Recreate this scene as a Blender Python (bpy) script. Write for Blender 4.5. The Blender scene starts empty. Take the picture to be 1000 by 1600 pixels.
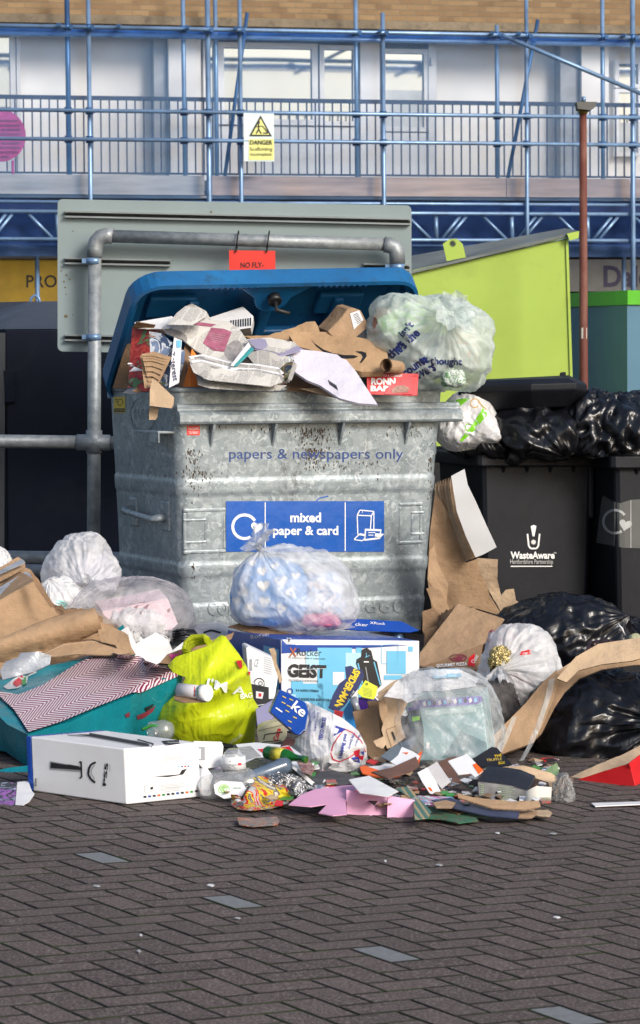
import bpy, bmesh, math, random
from mathutils import Vector, Matrix, noise
from mathutils.bvhtree import BVHTree
S = bpy.context.scene
V = Vector
R = math.radians
# ------------------------------------------------------------------ camera
F, YH, CAM_H, ROLL, TILT = 4400.0, 575.0, 1.45, -0.007, 0.045
PITCH = math.atan((800-YH)/F)
cd = bpy.data.cameras.new('camera'); cam = bpy.data.objects.new('camera', cd)
S.collection.objects.link(cam); S.camera = cam
cam.matrix_world = Matrix.Translation((0,0,CAM_H)) @ Matrix.Rotation(math.pi/2-PITCH,4,'X') @ Matrix.Rotation(ROLL,4,'Z')
cd.sensor_fit = 'VERTICAL'; cd.sensor_height = 36; cd.lens = 36*F/1600
cd.clip_start = .1; cd.clip_end = 1000
cd.dof.use_dof = True; cd.dof.focus_distance = 11.6; cd.dof.aperture_fstop = 14
S.render.resolution_x, S.render.resolution_y = 640, 1024
# ------------------------------------------------------------------ light
SUN_EL, SUN_AZ = 29, 40          # azimuth: degrees to the right of straight behind the camera
w = bpy.data.worlds.new('World'); S.world = w; w.use_nodes = True
nt = w.node_tree; bg = nt.nodes['Background']
sky = nt.nodes.new('ShaderNodeTexSky'); sky.sky_type = 'NISHITA'; sky.sun_disc = False
sky.sun_elevation = R(SUN_EL); sky.sun_rotation = R(180-SUN_AZ)
sky.air_density = 1.0; sky.dust_density = 3.0; sky.ozone_density = 1.0
nt.links.new(sky.outputs[0], bg.inputs[0]); bg.inputs[1].default_value = .14
sl = bpy.data.lights.new('sun','SUN'); so = bpy.data.objects.new('sun', sl); S.collection.objects.link(so)
sl.energy = 2.3; sl.angle = R(18); sl.color = (1,.97,.93)
sd = V((math.sin(R(SUN_AZ))*math.cos(R(SUN_EL)), -math.cos(R(SUN_AZ))*math.cos(R(SUN_EL)), math.sin(R(SUN_EL))))
so.rotation_euler = sd.to_track_quat('Z','Y').to_euler()
S.view_settings.view_transform = 'Standard'; S.view_settings.look = 'None'
S.view_settings.exposure = 0.2; S.view_settings.gamma = 1
# ------------------------------------------------------------------ geometry of the view
def ray(px,py):
    x=(px-500)/F; y=-(py-800)/F
    c,s=math.cos(ROLL),math.sin(ROLL); x,y=c*x-s*y,s*x+c*y
    cp,sp=math.cos(PITCH),math.sin(PITCH)
    return V((x, cp+y*sp, -sp+y*cp))
def at(px,py,Y):
    d=ray(px,py); t=Y/d.y
    return V((t*d.x, Y, CAM_H+t*d.z))
def gz(x): return -TILT*x
def gnd(px,py,lift=0.0):
    d=ray(px,py); t=(CAM_H-lift)/(-(d.z+TILT*d.x))
    return V((t*d.x,t*d.y,CAM_H+t*d.z))
def gY(px,py,lift=0.0): return gnd(px,py,lift).y
# ------------------------------------------------------------------ materials
MC={}
class NB:
    def __init__(s,name):
        s.m=bpy.data.materials.new(name); s.m.use_nodes=True; s.t=s.m.node_tree
        s.p=s.t.nodes['Principled BSDF']; s.out=s.t.nodes['Material Output']
        s.tc=s.n('ShaderNodeTexCoord')
    def n(s,ty,**k):
        o=s.t.nodes.new(ty)
        for a,b in k.items(): setattr(o,a,b)
        return o
    def l(s,a,b): s.t.links.new(a,b)
    def noise(s,scale,detail=4,co='Object',mp=None,rough=.55,dist=0):
        o=s.n('ShaderNodeTexNoise'); o.inputs['Scale'].default_value=scale; o.inputs['Detail'].default_value=detail
        o.inputs['Roughness'].default_value=rough; o.inputs['Distortion'].default_value=dist
        src=s.tc.outputs[co]
        if mp:
            q=s.n('ShaderNodeMapping'); q.inputs['Scale'].default_value=mp; s.l(src,q.inputs[0]); src=q.outputs[0]
        s.l(src,o.inputs['Vector']); return o.outputs['Fac']
    def ramp(s,fac,stops):
        o=s.n('ShaderNodeValToRGB'); e=o.color_ramp.elements
        while len(e)<len(stops): e.new(.5)
        for i,(p,c) in enumerate(stops):
            e[i].position=p; e[i].color=(c,c,c,1) if isinstance(c,(int,float)) else (*c,1)
        s.l(fac,o.inputs[0]); return o.outputs[0]
    def mix(s,fac,a,b,mode='MIX'):
        o=s.n('ShaderNodeMix',data_type='RGBA',blend_type=mode)
        for i,v in ((0,fac),(6,a),(7,b)):
            if isinstance(v,(int,float)) : o.inputs[i].default_value=v if i==0 else (v,v,v,1)
            elif isinstance(v,tuple): o.inputs[i].default_value=(*v,1)
            else: s.l(v,o.inputs[i])
        return o.outputs[2]
    def math(s,op,a,b=0.0):
        o=s.n('ShaderNodeMath',operation=op)
        for i,v in enumerate((a,b)):
            if isinstance(v,(int,float)): o.inputs[i].default_value=v
            else: s.l(v,o.inputs[i])
        return o.outputs[0]
    def bump(s,h,dist,prev=None,strength=1.0):
        o=s.n('ShaderNodeBump'); o.inputs['Distance'].default_value=dist; o.inputs['Strength'].default_value=strength
        s.l(h,o.inputs['Height'])
        if prev: s.l(prev,o.inputs['Normal'])
        return o.outputs[0]
    def set(s,**k):
        for a,b in k.items():
            i=s.p.inputs[a.replace('_',' ')]
            if isinstance(b,tuple): i.default_value=(*b,1)
            elif isinstance(b,(int,float)): i.default_value=b
            else: s.l(b,i)
def mul(c,k): return tuple(min(1,x*k) for x in c)
def mat(name,col,rough=.5,metal=0,var=.12,vs=7,bump=.0,bs=60,spec=.5,dirt=0,mp=None):
    if name in MC: return MC[name]
    b=NB(name)
    f=b.noise(vs,5,mp=mp)
    c=b.mix(b.ramp(f,[(.3,0),(.7,1)]),mul(col,1-var),mul(col,1+var))
    if dirt:
        g=b.ramp(b.noise(vs*2.3,8,rough=.7),[(.52,0),(.68,1)])
        c=b.mix(b.math('MULTIPLY',g,dirt),c,(.05,.042,.035))
    b.set(Base_Color=c,Metallic=metal,Specular_IOR_Level=spec)
    b.set(Roughness=b.ramp(b.noise(vs*3,4),[(.3,max(0,rough-.08)),(.7,min(1,rough+.08))]))
    if bump: b.set(Normal=b.bump(b.noise(bs,5),bump))
    MC[name]=b.m; return b.m
def card(name,col,scale=1):
    if name in MC: return MC[name]
    b=NB(name)
    c=b.mix(b.ramp(b.noise(9,6),[(.3,0),(.72,1)]),mul(col,.84),mul(col,1.12))
    c=b.mix(b.math('MULTIPLY',b.ramp(b.noise(30,6,rough=.7),[(.58,0),(.7,1)]),.35),c,mul(col,.55))
    wv=b.noise(1,2,mp=(8,8,260))
    n1=b.bump(b.noise(14,4),.012); n2=b.bump(wv,.0012,n1); n3=b.bump(b.noise(220,2),.0004,n2)
    b.set(Base_Color=c,Roughness=.85,Specular_IOR_Level=.2,Normal=n3); MC[name]=b.m; return b.m
def bagmat(name,col,alpha=.7,rough=.3,trans=.35,k=1.0,blotch=None):
    if name in MC: return MC[name]
    b=NB(name)
    st=b.noise(1,2,'UV',(30,3.5,1),dist=.3); cr=b.noise(6,2,dist=1.6); fi=b.noise(1,2,'UV',(110,9,1))
    ri=b.math('ABSOLUTE',b.math('SUBTRACT',cr,.5))
    n1=b.bump(st,.009*k); n2=b.bump(ri,-.018*k,n1); n3=b.bump(fi,.0018*k,n2)
    vo=b.n('ShaderNodeTexVoronoi'); vo.inputs['Scale'].default_value=9; dv=b.n('ShaderNodeVectorMath',operation='ADD'); nz=b.n('ShaderNodeTexNoise'); nz.inputs['Scale'].default_value=5; sc_=b.n('ShaderNodeVectorMath',operation='SCALE'); sc_.inputs['Scale'].default_value=.25
    b.l(b.tc.outputs['Object'],nz.inputs['Vector']); b.l(nz.outputs['Color'],sc_.inputs[0]); b.l(b.tc.outputs['Object'],dv.inputs[0]); b.l(sc_.outputs[0],dv.inputs[1]); b.l(dv.outputs[0],vo.inputs['Vector'])
    n3=b.bump(vo.outputs['Distance'],.017*k,n3)
    c=b.mix(b.noise(3,3),mul(col,.93),col)
    if blotch: c=b.mix(b.ramp(b.noise(7,2,dist=.5),[(.52,0),(.56,1)]),c,blotch)
    b.set(Base_Color=c,Roughness=rough,Specular_IOR_Level=.55,Normal=n3)
    sh=b.p.outputs[0]
    if trans:
        tl=b.n('ShaderNodeBsdfTranslucent'); b.l(c,tl.inputs[0]); b.l(n3,tl.inputs['Normal'])
        m=b.n('ShaderNodeMixShader'); m.inputs[0].default_value=trans; b.l(sh,m.inputs[1]); b.l(tl.outputs[0],m.inputs[2]); sh=m.outputs[0]
    if alpha<1:
        tr=b.n('ShaderNodeBsdfTransparent')
        m=b.n('ShaderNodeMixShader')
        a=b.math('ADD',b.math('MULTIPLY',b.math('SUBTRACT',st,.5),.55),b.math('MULTIPLY',b.math('SUBTRACT',.1,ri),.8))
        a=b.math('ADD',a,alpha); o=b.n('ShaderNodeClamp'); b.l(a,o.inputs[0]); o.inputs[1].default_value=.12
        b.l(o.outputs[0],m.inputs[0]); b.l(tr.outputs[0],m.inputs[1]); b.l(sh,m.inputs[2]); sh=m.outputs[0]
    b.l(sh,b.out.inputs[0]); MC[name]=b.m; return b.m
def newsprint(name,ink=.35,tone=(.62,.6,.56)):
    if name in MC: return MC[name]
    b=NB(name)
    sx=b.n('ShaderNodeSeparateXYZ'); b.l(b.tc.outputs['UV'],sx.inputs[0])
    li=b.math('GREATER_THAN',b.math('SINE',b.math('MULTIPLY',sx.outputs[1],1250.0)),.0)
    wd=b.math('GREATER_THAN',b.noise(1,1,'UV',(420,199,1)),.44)
    col=b.math('GREATER_THAN',b.math('FRACT',b.math('MULTIPLY',sx.outputs[0],18.0)),.12)
    bl=b.math('GREATER_THAN',b.noise(1,0,'UV',(13,9,1)),.4)
    f=b.math('MULTIPLY',b.math('MULTIPLY',li,wd),b.math('MULTIPLY',col,bl))
    c=b.mix(b.math('MULTIPLY',f,ink*1.7),b.mix(b.noise(6,4),mul(tone,.9),tone),(.06,.06,.07))
    pic=b.math('GREATER_THAN',b.noise(1,0,'UV',(9,7,3)),.64)
    c=b.mix(pic,c,b.mix(b.noise(1,4,'UV',(60,60,1)),(.1,.1,.12),(.45,.42,.4)))
    b.set(Base_Color=c,Roughness=.8,Specular_IOR_Level=.2,Normal=b.bump(b.noise(16,4),.01)); MC[name]=b.m; return b.m
def multi(name,cols,scale=9,rough=.35,base=None):
    """printed picture: hard-edged patches of several ink colours"""
    if name in MC: return MC[name]
    b=NB(name); f=b.noise(scale,3,dist=1.2)
    o=b.n('ShaderNodeValToRGB'); o.color_ramp.interpolation='CONSTANT'; e=o.color_ramp.elements
    n=len(cols)
    while len(e)<n: e.new(.5)
    for i,c in enumerate(cols): e[i].position=0 if i==0 else .34+.34*i/n; e[i].color=(*c,1)
    b.l(f,o.inputs[0]); c=b.mix(.15,o.outputs[0],b.ramp(b.noise(60,5),[(0,0),(1,1)]),'OVERLAY')
    b.set(Base_Color=c,Roughness=rough,Normal=b.bump(b.noise(13,4),.01)); MC[name]=b.m; return b.m
# ------------------------------------------------------------------ mesh builder
W={}
def frame_of(n):
    n=n.normalized(); a=V((0,0,1)) if abs(n.z)<.9 else V((1,0,0))
    u=n.cross(a).normalized(); return u,n.cross(u)
class MB:
    def __init__(s): s.v=[]; s.f=[]; s.m=[]; s.uv=[]; s.mats=[]; s.sm=[]; s.shp=0
    def mi(s,m):
        if m not in s.mats: s.mats.append(m)
        return s.mats.index(m)
    def add(s,vs,fs,m,uvs=None,smooth=False):
        o=len(s.v); s.v+= [V(p) for p in vs]; i=s.mi(m)
        for f in fs:
            s.f.append([o+k for k in f]); s.m.append(i); s.sm.append(smooth)
            s.uv.append([uvs[k] if uvs else (vs[k][0],vs[k][2]) for k in f])
        return s
    def box(s,o,u,v,w,m,uv=False):
        o,u,v,w=V(o),V(u),V(v),V(w)
        p=[o,o+u,o+u+v,o+v,o+w,o+u+w,o+u+v+w,o+v+w]
        return s.add(p,[(0,3,2,1),(4,5,6,7),(0,1,5,4),(1,2,6,5),(2,3,7,6),(3,0,4,7)],m)
    def tube(s,path,r,m,n=10,cap=True):
        path=[V(p) for p in path]; vs=[];fs=[]; N=len(path); rr=r if isinstance(r,list) else [r]*N
        u=None
        for i,p in enumerate(path):
            d=(path[min(i+1,N-1)]-path[max(i-1,0)]).normalized()
            if u is None: u,_=frame_of(d)
            u=(u-d*u.dot(d)).normalized(); w_=d.cross(u)
            for k in range(n):
                a=2*math.pi*k/n; vs.append(p+(u*math.cos(a)+w_*math.sin(a))*rr[i])
        for i in range(N-1):
            for k in range(n):
                a=i*n+k; b=i*n+(k+1)%n; fs.append((a,b,b+n,a+n))
        uvs=[(k%n/n,(k//n)) for k in range(len(vs))]
        s.add(vs,fs,m,uvs,True)
        if cap: s.add(vs[:n],[tuple(range(n))[::-1]],m); s.add(vs[-n:],[tuple(range(n))],m)
        return s
    def rings(s,rings,m,cap0=True,cap1=True,smooth=True):
        n=len(rings[0]); vs=[p for r in rings for p in r]; fs=[]
        for i in range(len(rings)-1):
            for k in range(n):
                a=i*n+k; b=i*n+(k+1)%n; fs.append((a,b,b+n,a+n))
        s.add(vs,fs,m,None,smooth)
        if cap0: s.add(rings[0],[tuple(range(n))[::-1]],m)
        if cap1: s.add(rings[-1],[tuple(range(n))],m)
        return s
    def addbm(s,bm,m,uvf=None,smooth=False):
        bm.verts.ensure_lookup_table(); bm.verts.index_update()
        vs=[v.co.copy() for v in bm.verts]
        ul=bm.loops.layers.uv.active; o=len(s.v); s.v+=vs
        for f in bm.faces:
            s.f.append([o+v.index for v in f.verts]); s.m.append(s.mi(m[min(f.material_index,len(m)-1)] if isinstance(m,list) else m)); s.sm.append(smooth)
            s.uv.append([tuple(l[ul].uv) if ul else (l.vert.co.x,l.vert.co.z) for l in f.loops])
        return s
    def build(s,name,parent=None,bevel=0,recalc=True):
        me=bpy.data.meshes.new(name)
        if parent is not None: org=W[parent]
        else:
            xs=[p.x for p in s.v]; ys=[p.y for p in s.v]
            org=V(((min(xs)+max(xs))/2,(min(ys)+max(ys))/2,min(p.z for p in s.v)))
        me.from_pydata([p-org for p in s.v],[],s.f)
        for m in s.mats: me.materials.append(m)
        me.polygons.foreach_set('material_index',s.m); me.polygons.foreach_set('use_smooth',s.sm)
        ul=me.uv_layers.new(name='UVMap'); flat=[c for f in s.uv for q in f for c in q[:2]]
        ul.data.foreach_set('uv',flat)
        if recalc:
            bm=bmesh.new(); bm.from_mesh(me); bmesh.ops.remove_doubles(bm,verts=bm.verts,dist=1e-6)
            bmesh.ops.recalc_face_normals(bm,faces=bm.faces); bm.to_mesh(me); bm.free()
        if s.shp: me.set_sharp_from_angle(angle=R(s.shp))
        o=bpy.data.objects.new(name,me); S.collection.objects.link(o)
        if parent is not None: o.parent=parent; W[o]=org
        else: o.location=org; W[o]=org
        if bevel:
            b=o.modifiers.new('bevel','BEVEL'); b.width=bevel; b.segments=2; b.limit_method='ANGLE'; b.angle_limit=R(40)
        return o
def tag(o,label=None,cat=None,group=None,kind=None):
    if label: o['label']=label
    if cat: o['category']=cat
    if group: o['group']=group
    if kind: o['kind']=kind
    return o
def thing(name,label,cat,loc,group=None):
    o=bpy.data.objects.new(name,None); o.empty_display_size=.1; S.collection.objects.link(o); o.location=loc; W[o]=V(loc)
    return tag(o,label,cat,group)
def single(mb,name,label,cat,group=None,kind=None,bevel=0):
    return tag(mb.build(name,None,bevel),label,cat,group,kind)
def struct(mb,name): return tag(mb.build(name),kind='structure')
# ---- text
TC={}
def textmesh(s,bold=0.0):
    k=(s,bold)
    if k in TC: return TC[k]
    c=bpy.data.curves.new('t','FONT'); c.body=s; c.resolution_u=3; c.offset=bold; c.fill_mode='FRONT'
    o=bpy.data.objects.new('t',c); S.collection.objects.link(o); bpy.context.view_layer.update()
    me=bpy.data.meshes.new_from_object(o.evaluated_get(bpy.context.evaluated_depsgraph_get()))
    vs=[(v.co.x,v.co.y) for v in me.vertices]; fs=[tuple(p.vertices) for p in me.polygons]
    bpy.data.objects.remove(o); bpy.data.curves.remove(c); bpy.data.meshes.remove(me)
    x0=min(v[0] for v in vs);x1=max(v[0] for v in vs);y0=min(v[1] for v in vs);y1=max(v[1] for v in vs)
    TC[k]=([((a-x0)/(x1-x0),(b-y0)/(y1-y0)) for a,b in vs],fs); return TC[k]
def bvh(*objs):
    vs=[];fs=[]
    for o in objs:
        k=len(vs); vs+=[v.co+W[o] for v in o.data.vertices]; fs+=[[k+i for i in p.vertices] for p in o.data.polygons]
    return BVHTree.FromPolygons(vs,fs)
class Dec:
    """marks printed on the surface of existing objects, given where they stand on them"""
    def __init__(s,objs,off=.003):
        s.b=bvh(*objs); s.mb=MB(); s.off=off; s.k=0
    def pt(s,px,py,raise_=0):
        d=ray(px,py).normalized(); h=s.b.ray_cast(V((0,0,CAM_H)),d)
        if h[0] is None: return None
        n=h[1]; n=-n if n.dot(d)>0 else n
        return h[0]-d*(s.off+raise_)*.5+n*(s.off+raise_)*.5
    def text(s,t,cx,cy,w,h,m,ang=0,bold=0,lift=0):
        vs,fs=textmesh(t,bold); a=R(ang); c,sn=math.cos(a),math.sin(a); out=[]
        for x,y in vs:
            X=(x-.5)*w; Y=(y-.5)*h; out.append(s.pt(cx+X*c-Y*sn, cy-(X*sn+Y*c),lift))
        fs=[f for f in fs if all(out[i] is not None for i in f)]
        s.mb.add([o or V((0,0,0)) for o in out],fs,m); return s
    def poly(s,pts,m,lift=0,cell=14):
        bm=bmesh.new(); f=bm.faces.new([bm.verts.new((x,y,0)) for x,y in pts])
        grid(bm,cell)
        bm.verts.ensure_lookup_table(); bm.verts.index_update()
        out=[s.pt(v.co.x,v.co.y,lift) for v in bm.verts]
        fs=[tuple(v.index for v in f.verts) for f in bm.faces if all(out[v.index] is not None for v in f.verts)]
        uv=[(v.co.x*.0026,-v.co.y*.0026) for v in bm.verts]
        s.mb.add([o or V((0,0,0)) for o in out],fs,m,uv); bm.free(); return s
    def rect(s,x0,y0,x1,y1,m,lift=0,cell=14): return s.poly([(x0,y0),(x1,y0),(x1,y1),(x0,y1)],m,lift,cell)
    def line(s,pts,wd,m,lift=0):
        for (a,b),(c,d) in zip(pts[:-1],pts[1:]):
            L=math.hypot(c-a,d-b) or 1; nx,ny=-(d-b)/L*wd/2,(c-a)/L*wd/2
            s.poly([(a+nx,b+ny),(c+nx,d+ny),(c-nx,d-ny),(a-nx,b-ny)],m,lift,40)
        return s
    def arc(s,cx,cy,r,wd,a0,a1,m,lift=0,n=20,ry=None):
        ry=ry or r; P=[(cx+r*math.cos(R(a0+(a1-a0)*i/n)),cy-ry*math.sin(R(a0+(a1-a0)*i/n))) for i in range(n+1)]
        return s.line(P,wd,m,lift)
    def heart(s,cx,cy,r,m,ang=0,lift=0):
        P=[]
        for i in range(20):
            t=2*math.pi*i/20; x=16*math.sin(t)**3; y=13*math.cos(t)-5*math.cos(2*t)-2*math.cos(3*t)-math.cos(4*t)
            c,sn=math.cos(R(ang)),math.sin(R(ang)); P.append((cx+(x*c-y*sn)*r/16,cy-(x*sn+y*c)*r/16))
        return s.poly(P,m,lift,30)
    def build(s,name,parent):
        o=s.mb.build(name,parent,recalc=False); return o
def grid(bm,cell,ang=0):
    xs=[v.co.x for v in bm.verts]; ys=[v.co.y for v in bm.verts]
    x=math.floor(min(xs)/cell)*cell+cell
    while x<max(xs):
        bmesh.ops.bisect_plane(bm,geom=bm.verts[:]+bm.edges[:]+bm.faces[:],plane_co=(x,0,0),plane_no=(1,0,0)); x+=cell
    y=math.floor(min(ys)/cell)*cell+cell
    while y<max(ys):
        bmesh.ops.bisect_plane(bm,geom=bm.verts[:]+bm.edges[:]+bm.faces[:],plane_co=(0,y,0),plane_no=(0,1,0)); y+=cell
def wob(x,y,sd): return noise.noise(V((x,y,sd*7.31)))
def facet(x,y,sp,sd):
    """crumple made of flat triangles meeting at creases"""
    u=(x+.5*y)/sp; v=(y*.9-.12*x)/sp; i,j=math.floor(u),math.floor(v); a,b=u-i,v-j
    h=lambda p,q: (math.sin(p*127.1+q*311.7+sd*74.7)*43758.5453)%1-.5
    return h(i,j)*(1-a-b)+h(i+1,j)*a+h(i,j+1)*b if a+b<1 else h(i+1,j+1)*(a+b-1)+h(i,j+1)*(1-a)+h(i+1,j)*(1-b)
EDGE={}
def plate(mb,pts,Y,m,t=.004,cell=9,cr=.006,seed=0,smooth=True,curve=None,ragged=0,ang=0,back=None):
    """sheet or board cut to an outline; Y = depth or (depth, py0, metres per px, metres per px sideways)"""
    if isinstance(Y,(int,float)): Y=(Y,pts[0][1],0,0)
    Y=tuple(Y)+(0,)*(4-len(Y)); x0=pts[0][0]
    if ragged:
        q=[]; rnd=random.Random(seed)
        for (a,b),(c,d) in zip(pts,pts[1:]+pts[:1]):
            L=math.hypot(c-a,d-b); n=max(1,int(L/6))
            for i in range(n):
                k=i/n; j=0 if i==0 else rnd.uniform(-1,1)*ragged
                q.append((a+(c-a)*k-(d-b)/L*j,b+(d-b)*k+(c-a)/L*j))
        pts=q
    bm=bmesh.new(); bm.faces.new([bm.verts.new((x,y,0)) for x,y in pts])
    grid(bm,cell); bmesh.ops.triangulate(bm,faces=[f for f in bm.faces if len(f.verts)>4])
    ul=bm.loops.layers.uv.new('UVMap'); ca,sa=math.cos(R(ang)),math.sin(R(ang)); k=Y[0]/F
    for f in bm.faces:
        for l in f.loops:
            x,y=l.vert.co.x*k,-l.vert.co.y*k; l[ul].uv=(x*ca+y*sa,-x*sa+y*ca)
    for v in bm.verts:
        px,py=v.co.x,v.co.y
        d=Y[0]+Y[2]*(Y[1]-py)+Y[3]*(px-x0)
        if curve: d+=curve(px,py)
        d+=cr*(.9*wob(px*.017,py*.017,seed)+facet(px,py,46,seed)*1.5+.5*facet(px,py,19,seed+3))
        v.co=at(px,py,d)
    bm.normal_update()
    if t:
        n=V((0,0,0))
        for f in bm.faces: n+=f.normal*f.calc_area()
        n.normalize(); n*=-t if n.y>0 else t
        be=[e for e in bm.edges if e.is_boundary]; fs=bm.faces[:]; dup={}
        for v in bm.verts[:]: dup[v]=bm.verts.new(v.co-n)
        for f in fs:
            g=bm.faces.new([dup[v] for v in reversed(f.verts)])
            for l,l0 in zip(g.loops,reversed(f.loops)): l[ul].uv=l0[ul].uv
        for e in be:
            a,b=e.verts; g=bm.faces.new((a,b,dup[b],dup[a])); g.material_index=1
            for l in g.loops: l[ul].uv=(l.vert.co.x,l.vert.co.z)
    mb.shp=48; mb.addbm(bm,[m,EDGE.get(m.name,m)],smooth=smooth); bm.free(); return mb
def flat(mb,pts,m,lift=.01,t=.002,cell=9,cr=.006,seed=0,slope=0,ang=0,smooth=True,ragged=0):
    """sheet lying on or near the paving"""
    py0=max(p[1] for p in pts); px0=[p[0] for p in pts if p[1]==py0][0]
    Y0=gY(px0,py0,lift); k=(gY(px0,py0-20,lift)-Y0)/20
    kx=(gY(px0+20,py0,lift)-Y0)/20
    return plate(mb,pts,(Y0-(pts[0][0]-px0)*-kx,py0,k*(1-slope),kx),m,t,cell,cr,seed,smooth,None,ragged,ang)
def prism(mb,pts,Y,Wv,m,m2=None):
    if isinstance(Y,(int,float)): Y=(Y,pts[0][1],0,0)
    Y=tuple(Y)+(0,)*(4-len(Y)); x0=pts[0][0]
    P=[at(px,py,Y[0]+Y[2]*(Y[1]-py)+Y[3]*(px-x0)) for px,py in pts]; Q=[p+V(Wv) for p in P]; n=len(P)
    mb.add(P,[tuple(range(n))],m); mb.add(Q,[tuple(range(n))[::-1]],m2 or m)
    mb.add(P+Q,[(i,(i+1)%n,n+(i+1)%n,n+i) for i in range(n)],m2 or m); return mb
def dent(o,amp=.006,sc=5,seed=0,cuts=6):
    """crush a box's flat faces a little"""
    bm=bmesh.new(); bm.from_mesh(o.data); bmesh.ops.subdivide_edges(bm,edges=bm.edges[:],cuts=cuts,use_grid_fill=True)
    for v in bm.verts: v.co+=noise.noise_vector(v.co*sc+V((seed,seed*2,3)))*amp
    bm.to_mesh(o.data); bm.free(); return o
# ---- bags
def bagmesh(mb,C,rad,k,m,seed=0,fold=.07,crump=.05,p=2.4,pull=.12,nu=120,nv=64,floor=None,th1=.8,lump=.1,ffall=1.1,sag=.16,lean=(0,0,0)):
    C=V(C); k=V(k).normalized(); u,w_=frame_of(k); a,b,c=rad; vs=[];uvs=[]
    rnd=random.Random(seed); fr=[(rnd.choice([5,7,9]),rnd.random()*6,.5),(rnd.choice([13,16]),rnd.random()*6,.32),(rnd.choice([27,33]),rnd.random()*6,.18)]
    def rr(d): return 1/((abs(d.x)/a)**p+(abs(d.y)/b)**p+(abs(d.z)/c)**p)**(1/p)
    K=C+k*rr(k)*(1+pull)
    for j in range(nv+1):
        th=math.pi*(j/nv)**1.0
        for i in range(nu+1):
            ph=2*math.pi*i/nu
            d=k*math.cos(th)+(u*math.cos(ph)+w_*math.sin(ph))*math.sin(th)
            q=d*1.6+V((seed*3.1,0,seed)); wp=noise.noise(d*2.2+V((seed,1,2)))
            fo=sum(wt*(1-2*abs(math.sin(n*ph/2+p0+2.2*wp))) for n,p0,wt in fr)*fold*math.exp(-th/ffall)*min(1,th/.25)
            cr=-crump*(abs(noise.noise(d*2.6+q))-.2)*1.7-crump*.45*(abs(noise.noise(d*6+q))-.2)
            r=rr(d)*(1+lump*noise.noise(q)*1.35+fo+cr*1.25)
            P=C+d*r; P.x+=(P.x-C.x)*-sag*(P.z-C.z)/c; P.y+=(P.y-C.y)*-sag*(P.z-C.z)/c
            if th<th1:
                t=(1-th/th1)**1.6; P=P.lerp(K,t)
            P+=V(lean)*((P.z-C.z)/c)
            if floor is not None:
                fz=floor+ (gz(P.x)-gz(C.x)); 
                if P.z<fz: P.z=fz+(P.z-fz)*.05
            vs.append(P); uvs.append((i/nu,th/math.pi))
    fs=[(j*(nu+1)+i,j*(nu+1)+i+1,(j+1)*(nu+1)+i+1,(j+1)*(nu+1)+i) for j in range(nv) for i in range(nu)]
    mb.add(vs,fs,m,uvs,True); return K
def petals(mb,K,k,m,n=5,L=.08,wd=.05,spread=1.0,seed=0,bias=(0,0,0)):
    rnd=random.Random(seed); k=V(k).normalized(); u,w_=frame_of(k)
    mb.tube([K-k*.015,K,K+k*.015],[.016,.012,.016],m,8)
    for j in range(n):
        a=2*math.pi*(j+rnd.random()*.7)/n; sp=spread*rnd.uniform(.6,1.2)
        dr=(k+(u*math.cos(a)+w_*math.sin(a))*sp+V(bias)).normalized(); sd=dr.cross(k+V((.01,.02,.03))).normalized(); l=L*rnd.uniform(.7,1.3)
        up=sd.cross(dr); vs=[];uv=[]; N,M_=8,8
        for i in range(N+1):
            s_=i/N
            for q in range(M_+1):
                t=q/M_-.5; wv=wd*(.2+1.0*math.sin(min(1,s_*1.2)*math.pi*.62))
                z=.018*math.sin(t*11+j)*s_+.02*noise.noise(V((s_*3,t*4,seed+j*2.)))
                vs.append(K+dr*l*s_*(1-.25*abs(t))+sd*wv*t*2+up*(z-.03*s_*s_)-V((0,0,.02*s_*s_))); uv.append((q/M_*.3,s_*.4))
        mb.add(vs,[(i*(M_+1)+q,i*(M_+1)+q+1,(i+1)*(M_+1)+q+1,(i+1)*(M_+1)+q) for i in range(N) for q in range(M_)],m,uv,True)
def bag(name,label,cat,px,py,Y,wpx,hpx,dep,k,m,seed=0,group=None,neck=True,pet=(5,.07,.045,1.0),bias=(0,0,0),**kw):
    C=at(px,py,Y); s=Y/F; t=thing(name,label,cat,V((C.x,C.y,C.z-hpx*s/2)),group)
    mb=MB(); K=bagmesh(mb,C,(wpx*s/2,dep/2,hpx*s/2),k,m,seed,**kw); body=mb.build('bag_body',t,recalc=False)
    if neck:
        mb=MB(); petals(mb,K,k,m,*pet,seed=seed,bias=bias); mb.build('knot',t,recalc=False)
    return t,body
def chain(mb,px,w,m): pass
# ================================================================== colours
WHITE=mat('white_paint',(.78,.78,.76),.45,var=.05); BLACKINK=mat('black_ink',(.012,.012,.014),.5); WHITEINK=mat('white_ink',(.8,.8,.8),.45,var=.03)
BLUEINK=mat('blue_ink',(.015,.07,.3),.45); NAVY=mat('navy_ink',(.02,.025,.11),.4)
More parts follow.
